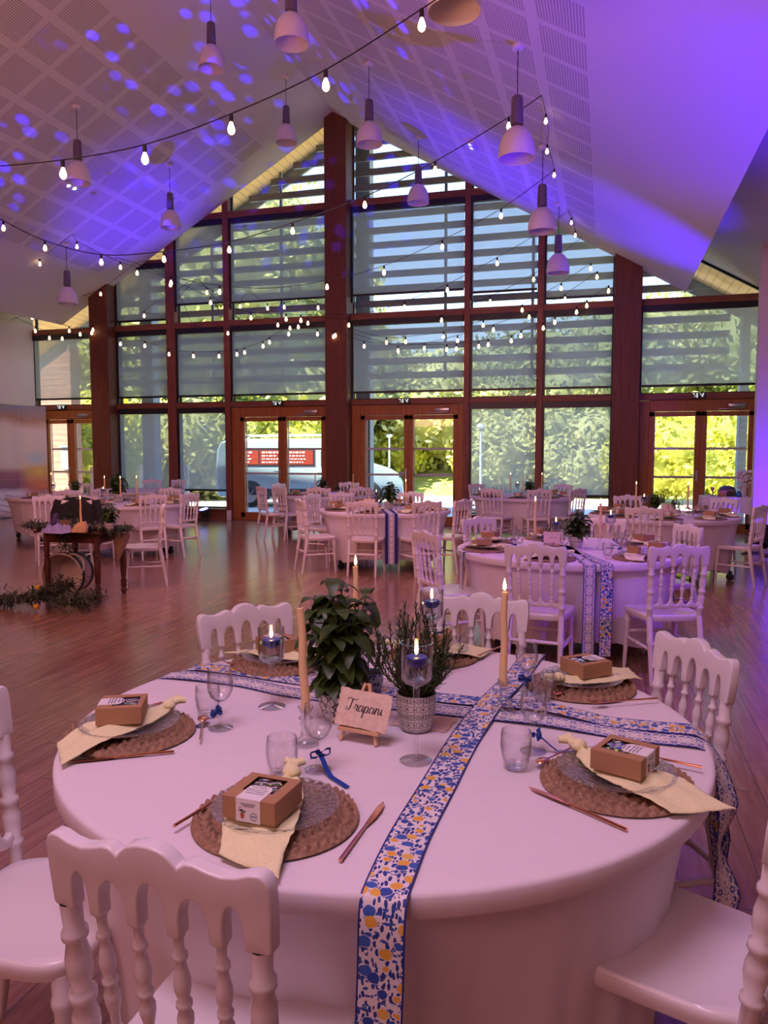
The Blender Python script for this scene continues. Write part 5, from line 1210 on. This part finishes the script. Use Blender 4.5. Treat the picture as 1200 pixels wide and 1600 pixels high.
def script(word, u_, x0, z0, yy):
    mb = MB(); x = x0
    for chh in word:
        adv, sts = GL[chh]
        for st in sts:
            P = [Vector((x+a*u_, yy, z0+b*u_)) for a, b in st]; fine = []
            for i in range(len(P)-1):
                p0, p1, p2, p3 = P[max(i-1, 0)], P[i], P[i+1], P[min(i+2, len(P)-1)]
                for k in range(5): uu = k/5; fine.append(0.5*((2*p1)+(p2-p0)*uu+(2*p0-5*p1+4*p2-p3)*uu*uu+(3*p1-p0-3*p2+p3)*uu**3))
            fine.append(P[-1]); rr = []
            for i in range(len(fine)):
                d = fine[min(i+1, len(fine)-1)]-fine[max(i-1, 0)]; rr.append(u_*(.045+.055*max(0, -d.z/max(d.length, 1e-6))))
            mb.tube(fine, rr, 5)
        x += adv*u_
    return mb, x
sm, xe = script('Trapani', .0165, -.052, -.006, -.0016); o = sm.build('lettering', M['ink'], cd)
# ================================================================== THE OTHER TABLES
DW = ['right', 'rear right', 'rear', 'rear left', 'left', 'front left', 'front', 'front right']
def dirw(a): return DW[int(round((a+R(-16)*0)/(pi/4))) % 8]
NOM = dict(T2='second table', T3='middle table', T4='table by the van doors', T5='table under the low blinds', T6='right table', T7='left table', T8='far left table', T9='farthest left table')
def setting(tn_, ang, full=True, rr=.70):
    c = TB[tn_]; a = R(ang); k = dirw(a % (2*pi)); cx, cy = c[0]+rr*cos(a), c[1]+rr*sin(a); zb = TZ+.002; w_ = 'at the %s place of the %s' % (k, NOM[tn_])
    mesh_copy(mat_lo, (cx, cy, zb), 0, 'round seagrass placemat '+w_, 'placemat', 'seagrass placemats', not PLO[0]); PLO[0] = True
    mesh_copy(plate_o, (cx, cy, zb+.011), 0, 'glass plate '+w_, 'plate', 'pressed glass plates', False)
    NAP.put((cx, cy, zb+.008), a+2.2, 'knotted pale yellow napkin '+w_, 'knotted yellow napkins')
    BOX.put((cx+.015*cos(a), cy+.015*sin(a), zb+.046), a+pi/2+.3*sin(ang), 'brown favour box '+w_, 'brown favour boxes')
    s = Vector((-sin(a), cos(a), 0)); q = Vector((cx, cy, TZ))-Vector((cos(a), sin(a), 0))*.23
    p = q+s*.06; (WN if full else WNP).put(p, a+.8, 'wine glass '+w_, 'wine glasses with blue bows' if full else 'plain wine glasses')
    p = q-s*.06; TU.put(p, 0, 'water tumbler '+w_, 'water tumblers')
    if full:
        p = Vector((cx, cy, TZ))+s*.225; KN.put(p, a+pi/2, 'rose gold knife '+w_, 'rose gold cutlery'); p = Vector((cx, cy, TZ))-s*.225; FK.put(p, a+pi/2, 'rose gold fork '+w_, 'rose gold cutlery')
for a in (262, 205, 160, 110, 32, -14, 318): setting('T2', a) 
for a in (270, 315, 222, 180, 135, 90, 0): setting('T3', a, False)
for a in (270, 225, 180, 135, 0, 45, 315): setting('T6', a, False)
for a in (270, 225, 135, 45, 0, 315): setting('T4', a, False)
for a in (270, 225, 180, 45, 0, 315): setting('T5', a, False)
for a in (270, 315, 0, 45, 135): setting('T7', a, False)
for a in (270, 315, 0): setting('T8', a, False)
BSM = plant('basil', 21, .24, .105, .085, .055, 'basil', 9, None, .1); BP = Proto(BSM)
RSM = plant('rosemary', 22, .17, .07, .07, .045, 'rosemary', 20, None); RP = Proto(RSM)
def at_t(tn_, dx, dy): c = TB[tn_]; return Vector((c[0]+dx, c[1]+dy, TZ))
EAS = Proto(t); easel_first = True
CEN = {'T2': [('basil', .06, .10, 1.05), ('ros', -.16, .22, 1.0), ('cl', -.28, .12), ('cl', .25, .02), ('fg', .33, .10), ('fs', -.10, .00), ('card', -.12, -.05)],
       'T3': [('basil', .06, .0, 1.25), ('ros', -.12, .05, 1.1), ('cl', .27, .1), ('fs', -.2, .25), ('card', -.22, -.05)],
       'T4': [('basil', -.18, .0, 1.05), ('ros', .10, .05, .9), ('cu', -.33, .0), ('cu', .38, .1)],
       'T5': [('basil', .12, .0, 1.0), ('cl', -.22, .05), ('cu', .02, -.1), ('cl', .33, .1), ('fs', -.1, .1)],
       'T6': [('basil', -.10, .0, .95), ('ros', .16, -.05, 1.05), ('cl', -.32, .05), ('cl', .30, .1), ('fs', -.22, .1), ('card', .05, -.1)],
       'T7': [('basil', -.25, .1, 1.5), ('cl', -.42, .0), ('cl', -.10, -.05), ('cl', .02, .2), ('fs', -.3, -.2)],
       'T8': [('basil', .3, .0, 1.0), ('cl', -.2, .0), ('cu', .1, .1), ('fs', .0, -.2)]}
for tn_, items in CEN.items():
    nm = NOM[tn_]; cnt = {}; ncl = len([1 for x in items if x[0] in ('cl', 'cu')]); sides = {1: [''], 2: ['left ', 'right '], 3: ['left ', 'middle ', 'right ']}.get(ncl, ['']); order = sorted([x[1] for x in items if x[0] in ('cl', 'cu')])
    for it in items:
        k = it[0]; p = at_t(tn_, it[1], it[2])
        if k == 'basil': BP.put(p, it[1]*9, 'potted basil in the middle of the '+nm, 'potted basils', it[3])
        elif k == 'ros': RP.put(p, it[1]*9, 'small potted rosemary beside the basil of the '+nm, 'potted rosemaries', it[3])
        elif k in ('cl', 'cu'):
            s_ = sides[order.index(it[1])]; HP.put(p, 0, 'glass candlestick of the %scandle on the %s' % (s_, nm), 'glass candlesticks')
            (CL_ if k == 'cl' else CU).put(p+Vector((0, 0, .089)), 0, '%s%s cream taper candle on the %s' % (s_, 'lit' if k == 'cl' else 'unlit', nm), 'cream taper candles')
        elif k in ('fg', 'fs'):
            H = .31 if k == 'fg' else .25; (GB if k == 'fg' else GS).put(p, 0, '%s stemmed water glass with a blue candle on the %s' % ('tall' if k == 'fg' else 'short', nm), 'floating candle glasses')
            FL_.put(p+Vector((0, 0, H-.108+.046)), 0, 'blue floating candle in the %s stemmed glass of the %s' % ('tall' if k == 'fg' else 'short', nm), 'blue floating candles')
        elif k == 'card':
            e = dup(t, p, R(10), 'miniature wooden easel on the '+nm, 'miniature easels')
            q = bpy.data.objects.new('name_card', cd.data); C.objects.link(q); q.location = p + Matrix.Rotation(R(10), 3, 'Z') @ Vector((.006, .022, .088)); q.rotation_euler = (tilt, 0, R(10)); tag(q, 'small paper name card on the easel of the '+nm, 'card', 'table name cards')
            kk = MB()
            for g_ in range(5): kk.tube([(-.035+.015*g_, -.0016, -.004), (-.03+.015*g_, -.0016, .010), (-.026+.015*g_, -.0016, -.004), (-.021+.015*g_, -.0016, .003)], .0010, 4)
            kk.build('lettering', M['ink'], q)
# ================================================================== DECOR TABLE WITH GARLAND
A_, B_, D_, C_ = (atz(76, 938, 0), atz(154, 941, 0), atz(119, 906, 0), atz(194, 927, 0))
D_ = A_ + (C_-B_); ctr = (A_+B_+C_+D_)/4; dang = atan2(B_.y-A_.y, B_.x-A_.x)
dt = thing('side_table', 'small square dark wooden table with turned legs and a leafy garland', 'table', (ctr.x, ctr.y, 0), 0)
tm = MB(); tm.box((0, 0, .725), (.74, .70, .028), rz=dang); tm.build('tabletop', M['dark_wood'], dt, bevel=.006)
ap = MB(); ap.box((0, 0, .66), (.60, .56, .10), rz=dang); ap.build('apron', M['dark_wood'], dt, bevel=.004)
lp = [(0, .018), (.03, .028), (.07, .034), (.10, .022), (.13, .034), (.16, .026), (.20, .036), (.24, .02), (.28, .028), (.45, .034), (.60, .030), (.64, .022), (.67, .034), (.70, .022), (.73, .034), (.76, .030), (1, .030)]
for q in (A_, B_, C_, D_): v = q-ctr; MB().turned((v.x, v.y, 0), (v.x, v.y, .71), lp, 14).build('leg', M['dark_wood'], dt, ang=50)
GT = .741
def onT(px, py, z=GT): return atz(px, py, z)
def garland(path, n_, spread, seed, name, lb, cat='garland', L=.055, up=.5):
    rnd = random.Random(seed); P = [Vector(p) for p in path]; o0 = P[0]; mb = MB(); st = MB(); st.tube([p-o0 for p in P], .006, 5)
    for _ in range(n_):
        f = rnd.random()*(len(P)-1); i = int(f); p = P[i].lerp(P[min(i+1, len(P)-1)], f-i); q = p+Vector((rnd.gauss(0, spread), rnd.gauss(0, spread), abs(rnd.gauss(0, spread*up))))-o0
        d = Vector((rnd.gauss(0, 1), rnd.gauss(0, 1), rnd.gauss(.15, .6))); leaf_geom(mb, q, d, L*rnd.uniform(.7, 1.3), L*.16, .5*rnd.random(), rnd)
    t = thing(name, lb, cat, o0); mb.build('leaves', M['olive'], t, ang=180); st.build('stem', M['stem'], t); return t
u_ = Vector((cos(dang), sin(dang), 0)); v_ = Vector((-u_.y, u_.x, 0)); Cc = Vector((ctr.x, ctr.y, GT))
garland([Cc-u_*.55-v_*.15+Z_*.02, Cc-u_*.36-v_*.28+Z_*.03, Cc-u_*.1-v_*.36+Z_*.02, Cc+u_*.2-v_*.34+Z_*.02, Cc+u_*.42-v_*.22+Z_*.0, Cc+u_*.52-v_*.1-Z_*.02], 950, .045, 4, 'olive_garland', 'dark olive leaf garland along the front edge of the small dark table', L=.06)
garland([Cc-u_*.02-v_*.35, Cc-u_*.0-v_*.40-Z_*.08, Cc+u_*.03-v_*.40-Z_*.19], 130, .03, 6, 'olive_garland', 'short leafy spray hanging from the front of the small dark table', L=.06)
def lemon(p, lb, r=.030):
    t = thing('lemon', lb, 'lemon', p, 0, 'lemons'); m_ = Matrix.Rotation(p[0]*7, 3, 'Z'); MB().lathe([(.001, -.042), (.006, -.038), (.014, -.033), (.026, -.018), (.030, 0), (.026, .018), (.014, .033), (.006, .038), (.001, .042)], M=m_ @ Matrix.Rotation(R(80), 3, 'X'), seg=16).build('peel', M['lemon'], t); return t
p = Cc-u_*.05-v_*.30; lemon((p.x, p.y, GT+.032), 'yellow lemon in the garland left of the small wooden candle block'); p = Cc+u_*.13-v_*.33; lemon((p.x, p.y, GT+.035), 'yellow lemon in the middle of the table garland')
# barrel lying on its side with spilled olive branches
bp = atz(99, 934, 0); ax = (Vector((cos(R(278)), sin(R(278)), .0))).normalized(); br = .235
tub = thing('wooden_tub', 'pale wooden tub lying on its side under the dark table, spilling branches', 'tub', (bp.x, bp.y, 0))
wt = wood('worn_tub_wood', (0.50, 0.38, 0.33), (0.68, 0.55, 0.48), 0.7, 'X', 2)
Mx = ax.to_track_quat('Z', 'Y').to_matrix(); c0 = Vector((0, 0, br+.01))
MB().lathe([(.001, -.30), (.19, -.30), (.20, -.29), (.235, .0), (.238, .03), (.222, .03), (.20, -.20), (.185, -.275), (.001, -.28)], c=c0, M=Mx, seg=30).build('staves', wt, tub, ang=50)
MB().lathe([(.206, -.26), (.214, -.26), (.218, -.22), (.210, -.22)], c=c0, M=Mx, seg=30).build('hoop', M['dark_metal'], tub); MB().lathe([(.232, -.03), (.240, -.03), (.243, .01), (.234, .01)], c=c0, M=Mx, seg=30).build('hoop', M['dark_metal'], tub)
hd = MB(); hd.tube([c0+Mx @ Vector((.236*cos(a), .236*sin(a), .0))+(Mx @ Vector((cos(a), sin(a), 0)))*.05*sin((a-.2)/1.0*pi) for a in [.2+q/8 for q in range(9)]], .011, 8); hd.build('rope_handle', mat('pale_rope', (.62, .5, .42), .9), tub)
g0 = [atz(110, 915, .16), atz(90, 925, .14), atz(70, 935, .12), atz(40, 940, .07), atz(5, 943, .04), atz(-20, 945, .03)]
garland(g0, 900, .065, 8, 'olive_branches', 'heap of olive branches spilling from the tub onto the floor, leftward', 'branches', .075, .8)
garland([atz(70, 935, .08), atz(100, 945, .09), atz(128, 945, .07), atz(148, 938, .04)], 620, .06, 9, 'olive_branches', 'silvery olive branches on the floor below the mouth of the tub', 'branches', .065, .9)
for px, py, z_, lb in ((57, 948, .05, 'yellow lemon on the floor in front of the spilled branches'), (61, 918, .16, 'yellow lemon among the branches at the mouth of the tub')): lemon(tuple(atz(px, py, z_)), lb)
# things on the decor table
pl = dup(RSM, tuple(Cc-u_*.29+v_*.12), 0, 'bushy low plant at the left end of the small dark table', 'potted rosemaries', 1.0)
def crumple(w_, d_, h, seed, nx=26, ny=20):
    P = []; mb = MB()
    for i in range(nx+1):
        for j in range(ny+1):
            u, v = i/nx*2-1, j/ny*2-1; e = max(0, 1-(abs(u)**3+abs(v)**3)); n1 = noise.noise(Vector((u*1.7+seed, v*1.7, 2)))+.5*noise.noise(Vector((u*4, v*4+seed, 5)))
            P.append((u*w_/2*(1+.1*n1), v*d_/2*(1-.1*n1), max(.002, h*(e**.6)*(.55+.9*n1))))
    mb.add(P+[(x, y, 0) for x, y, z in P], [(i*(ny+1)+j, i*(ny+1)+j+1, (i+1)*(ny+1)+j+1, (i+1)*(ny+1)+j)[::-1] for i in range(nx) for j in range(ny)]); return mb
lil = mat('lilac_cloth', (0.34, 0.30, 0.56), 0.6)
p = onT(88, 832); t = thing('cloth_bundle', 'crumpled lilac cloth bundle on the left of the small dark table', 'cloth', (p.x, p.y, GT)); crumple(.30, .22, .10, 3).build('fabric', lil, t, ang=80)
b_ = MB(); b_.tube([(-.03, .02, .05), (-.035, .02, .12), (-.015, .02, .17), (.005, .02, .19)], [.03, .034, .025, .008], 10); b_.tube([(-.02, .0, .08), (.02, 0, .12), (.045, 0, .09)], [.02, .018, .006], 8); b_.build('gathered_top', mat('dark_violet_cloth', (.07, .04, .16), .6), t, ang=80)
p = onT(124, 832); t = thing('candle_block', 'sloping pale wooden block under the lit candle on the small dark table', 'candle holder', (p.x, p.y, GT), dang)
MB().prism([(-.085, 0), (.075, 0), (.085, .06), (.065, .115), (.0, .10), (-.05, .06)], .05).build('wood_block', M['light_wood'], t, bevel=.006)
CL_.put((p.x+.02*u_.x, p.y+.02*u_.y, GT+.105), 0, 'lit cream taper candle standing on the wooden block', 'cream taper candles', .8)
for px, py, lb in ((116, 826, 'glass tumbler behind the wooden block on the small dark table'), (154, 830, 'tall glass tumbler right of the wooden block on the small dark table')):
    p = onT(px, py); TU.put(tuple(p), 0, lb, 'water tumblers', 1.1)
p = onT(171, 829); BP.put(tuple(p), 2.0, 'dark basil on the right of the small dark table', 'potted basils', .95)
p = onT(100, 822); t = thing('wine_bottle_basket', 'small dark basket at the back of the small dark table', 'basket', (p.x, p.y, GT)); MB().lathe([(.001, 0), (.07, 0), (.085, .07), (.078, .07), (.065, .01), (.001, .01)], seg=20).build('bowl', M['seagrass'], t); MB().ball((0, 0, .07), (.06, .06, .03), 12, 6).build('linen', M['ink'], t)
p = Cc+u_*.25-v_*.18; t = thing('serving_board', 'brown wooden tray at the right end of the small dark table', 'tray', (p.x, p.y, GT), dang); MB().box((0, 0, .012), (.20, .16, .022)).build('board', M['seagrass'], t, bevel=.004)
# horn-shaped basket at the right leg
p = atz(205, 880, .35); t = thing('wicker_cone', 'woven cone basket leaning at the right leg of the small dark table', 'basket', (Cc.x+u_.x*.40, Cc.y+u_.y*.40, .40)); MB().turned((.02, 0, .30), (-.02, -.02, 0), [(0, .085), (.1, .09), (.6, .05), (1, .012)], 16).build('weave', M['seagrass'], t)
# black jacket over the chair back
jt = thing('black_jacket', 'black jacket draped over the back of the chair behind the small dark table', 'jacket', (jk.x, jk.y, 0), R(-80)-pi/2)
mb = MB(); ny, nz = 15, 16; V = []; F = []
for s_, yy, drop in ((1, .035, .50), (-1, -.04, .58)):
    base = len(V)
    for j in range(nz+1):
        for i in range(ny+1):
            u = i/ny*2-1; v = j/nz; wv = .012*sin(u*9+v*3)*v; V.append((u*(.245+.05*v+.02*sin(v*6)), yy*(min(1, v*5))+wv+s_*.03*v, .965-drop*v-(.05*abs(u)**3 if j < 3 else 0)+.03*cos(u*5)*v))
    for j in range(nz):
        for i in range(ny): a = base+j*(ny+1)+i; q = (a, a+1, a+ny+2, a+ny+1); F.append(q if s_ < 0 else q[::-1])
mb.add(V, F); bk = mat('black_cloth', (.012, .012, .014), .85); mb.build('jacket_body', bk, jt, ang=80)
for s_ in (-1, 1): MB().tube([(s_*.25, .0, .92), (s_*.30, .02, .75), (s_*.31, .03, .55), (s_*.28, .05, .36)], [.05, .055, .05, .045], 10).build('sleeve', bk, jt)
# ================================================================== WALL HANGING
m = mat('printed_backdrop', (0.6, 0.5, 0.5), 0.6); n = N(m); uvn = n.n('UVMap').outputs[0]; o_ = n.sep(uvn)
nz_ = n.noise(uvn, 3.0, 4, .6); vv = n.math('ADD', o_[1], n.math('MULTIPLY', n.math('SUBTRACT', nz_, .5), .16))
c = n.ramp(vv, [(0.0, (.50, .34, .36)), (.08, (.74, .70, .80)), (.20, (.70, .66, .76)), (.25, (.24, .12, .20)), (.40, (.36, .16, .20)), (.46, (.70, .62, .54)), (.62, (.72, .67, .64)), (.80, (.76, .67, .62)), (.88, (.45, .28, .19)), (1.0, (.26, .30, .40))])
def blob(cx, cy, sx, sy):
    dx = n.math('DIVIDE', n.math('SUBTRACT', o_[0], cx), sx); dy = n.math('DIVIDE', n.math('SUBTRACT', o_[1], cy), sy)
    return n.math('SUBTRACT', 1.0, n.math('SQRT', n.math('ADD', n.math('MULTIPLY', dx, dx), n.math('MULTIPLY', dy, dy))), clamp=True)
c = n.mix(blob(.96, .40, .10, .15), c, (.80, .62, .12)); c = n.mix(blob(.97, .27, .11, .13), c, (.70, .22, .10)); c = n.mix(blob(.96, .13, .09, .14), c, (.28, .05, .24)); c = n.mix(blob(.95, .52, .07, .09), c, (.42, .62, .72))
# white tiled terrace lines at the bottom
tl1 = n.math('LESS_THAN', n.math('FRACT', n.math('MULTIPLY', n.math('ADD', o_[0], n.math('MULTIPLY', o_[1], 2.2)), 9.0)), .16); tl2 = n.math('LESS_THAN', o_[1], .20)
c = n.mix(n.math('MULTIPLY', n.math('MULTIPLY', tl1, tl2), .7), c, (.10, .09, .16))
cr = n.math('MAXIMUM', n.math('LESS_THAN', n.math('FRACT', n.math('MULTIPLY', o_[0], 8)), .02), n.math('LESS_THAN', n.math('FRACT', n.math('MULTIPLY', o_[1], 6)), .02))
n.col(n.mix(n.math('MULTIPLY', cr, .25), c, (.75, .7, .7)))
mb = MB(); V = []; UV = []; F = []; nu, nv = 60, 30
path = [(-13.30, 10.8), (-13.30, 14.7), (-13.15, 15.2), (-12.78, 15.5)]
def pp(u):
    L_ = [hypot(path[i+1][0]-path[i][0], path[i+1][1]-path[i][1]) for i in range(3)]; s = u*sum(L_)
    for i in range(3):
        if s <= L_[i] or i == 2: q = min(1, s/L_[i]); return path[i][0]+(path[i+1][0]-path[i][0])*q, path[i][1]+(path[i+1][1]-path[i][1])*q
        s -= L_[i]
for k_, off in ((0, 0), (1, -.006)):
    for i in range(nu+1):
        x, y = pp(i/nu)
        for j in range(nv+1): v = j/nv; V.append((x+off+.025*sin(i*.9+v*2)*(.3+v*.7)*.6, y, .03+2.58*v)); UV.append((i/nu, v))
n_ = (nu+1)*(nv+1)
for i in range(nu):
    for j in range(nv): a = i*(nv+1)+j; F.append((a, a+nv+1, a+nv+2, a+1)); F.append((a+n_, a+1+n_, a+nv+2+n_, a+nv+1+n_))
mb.add(V, F); mb.uv = UV; o = mb.build('wall_hanging', m, ang=80); tag(o, 'large printed fabric backdrop with sunset colours hanging at the left wall', 'backdrop')
# ================================================================== GIFT TABLE AT THE RIGHT
gp = Vector((2.02, 14.15, 0)); ga = R(0)
t = thing('gift_table', 'rectangular table under a white cloth by the rightmost door and partition', 'table', (gp.x, gp.y, 0), ga)
MB().box((0, 0, .76), (.86, .60, .03)).build('tabletop', M['light_wood'], t)
for sx in (-.39, .39):
    for sy in (-.26, .26): MB().box((sx, sy, .37), (.04, .04, .74)).build('leg', M['black'], t)
mb = MB(); V = []; F = []; ns = 120
per = []
for k in range(ns):
    q = k/ns*4; s = int(q); f = q-s; a, b = [((-.44, -.31), (.44, -.31)), ((.44, -.31), (.44, .31)), ((.44, .31), (-.44, .31)), ((-.44, .31), (-.44, -.31))][s]; per.append((a[0]+(b[0]-a[0])*f, a[1]+(b[1]-a[1])*f))
for lv, (sc_, z_) in enumerate(((.98, .786), (1.0, .782), (1.01, .70), (1.02, .60), (1.03, .52))):
    for k, (x, y) in enumerate(per): w_ = .012*sin(k*1.1)*max(0, lv-1)/3; l_ = hypot(x, y); V.append((x*sc_+w_*x/l_, y*sc_+w_*y/l_, z_-(.02*sin(k*.3) if lv == 4 else 0)))
for i in range(4):
    for k in range(ns): F.append((i*ns+k, (i+1)*ns+k, (i+1)*ns+(k+1) % ns, i*ns+(k+1) % ns))
F.append(tuple(range(ns))); mb.add(V, F); o = mb.build('tablecloth', M['cloth'], ang=60); o.location = (gp.x, gp.y, .002); o.rotation_euler = (0, 0, ga); tag(o, 'short white cloth over the rectangular gift table at the right', 'tablecloth')
def onG(px, py, z_=.79): return atz(px, py, z_)
GZ = .788
def gpos(dx, dy): v = Matrix.Rotation(ga, 3, 'Z') @ Vector((dx, dy, 0)); return (gp.x+v.x, gp.y+v.y, GZ)
t = thing('keepsake_trunk', 'small dark rounded trunk on the gift table', 'trunk', gpos(-.02, .08), ga); MB().prism([(-.13, 0), (.13, 0), (.13, .10), (.10, .155), (.05, .175), (-.05, .175), (-.10, .155), (-.13, .10)], .17).build('chest', mat('dark_green_leather', (.05, .06, .055), .5), t, bevel=.006); MB().box((0, -.088, .10), (.26, .006, .012)).build('strap', M['seagrass'], t)
t = thing('white_bouquet', 'bunch of white flowers standing at the back of the gift table', 'flowers', gpos(.25, .16), 0); rnd = random.Random(3); f = MB()
for _ in range(60): a, q, h_ = rnd.uniform(0, 6.3), rnd.uniform(0, .13), rnd.uniform(.15, .42); f.ball((q*cos(a), q*sin(a)*.7, h_), (.035, .035, .028), 7, 5)
f.build('blossoms', M['label'], t); MB().lathe([(.001, 0), (.05, 0), (.06, .16), (.052, .16), (.045, .01), (.001, .01)], seg=18).build('vase', M['label'], t)
t = thing('paper_bag', 'pale brown paper bag at the right of the gift table', 'bag', gpos(.36, -.10), ga); MB().prism([(-.07, 0), (.07, 0), (.075, .22), (-.075, .22)], .09).build('bag_body', M['kraft'], t); MB().tube([(-.03, 0, .22), (-.02, 0, .27), (.02, 0, .27), (.03, 0, .22)], .004).build('handle', M['kraft'], t)
t = thing('blue_vase', 'small blue glass jar at the front of the gift table', 'jar', gpos(.12, -.22), 0); MB().lathe([(.001, 0), (.035, 0), (.045, .03), (.04, .07), (.025, .085), (.03, .10), (.024, .10), (.001, .08)], seg=18).build('jar_body', mat('blue_glaze', (.02, .14, .35), .15), t)
t = thing('small_trophy', 'small gold cup ornament at the left of the gift table', 'ornament', gpos(-.26, .0), 0); MB().lathe([(.001, 0), (.03, 0), (.03, .02), (.008, .03), (.008, .08), (.03, .11), (.035, .15), (.028, .15), (.001, .10)], seg=16).build('cup', M['copper'], t)
t = thing('blank_frame', 'brown picture frame lying behind the jar on the gift table', 'frame', gpos(-.12, -.10), ga); MB().box((0, 0, .05), (.14, .02, .10), M=Matrix.Rotation(R(-15), 3, 'X')).build('frame_body', M['kraft'], t)
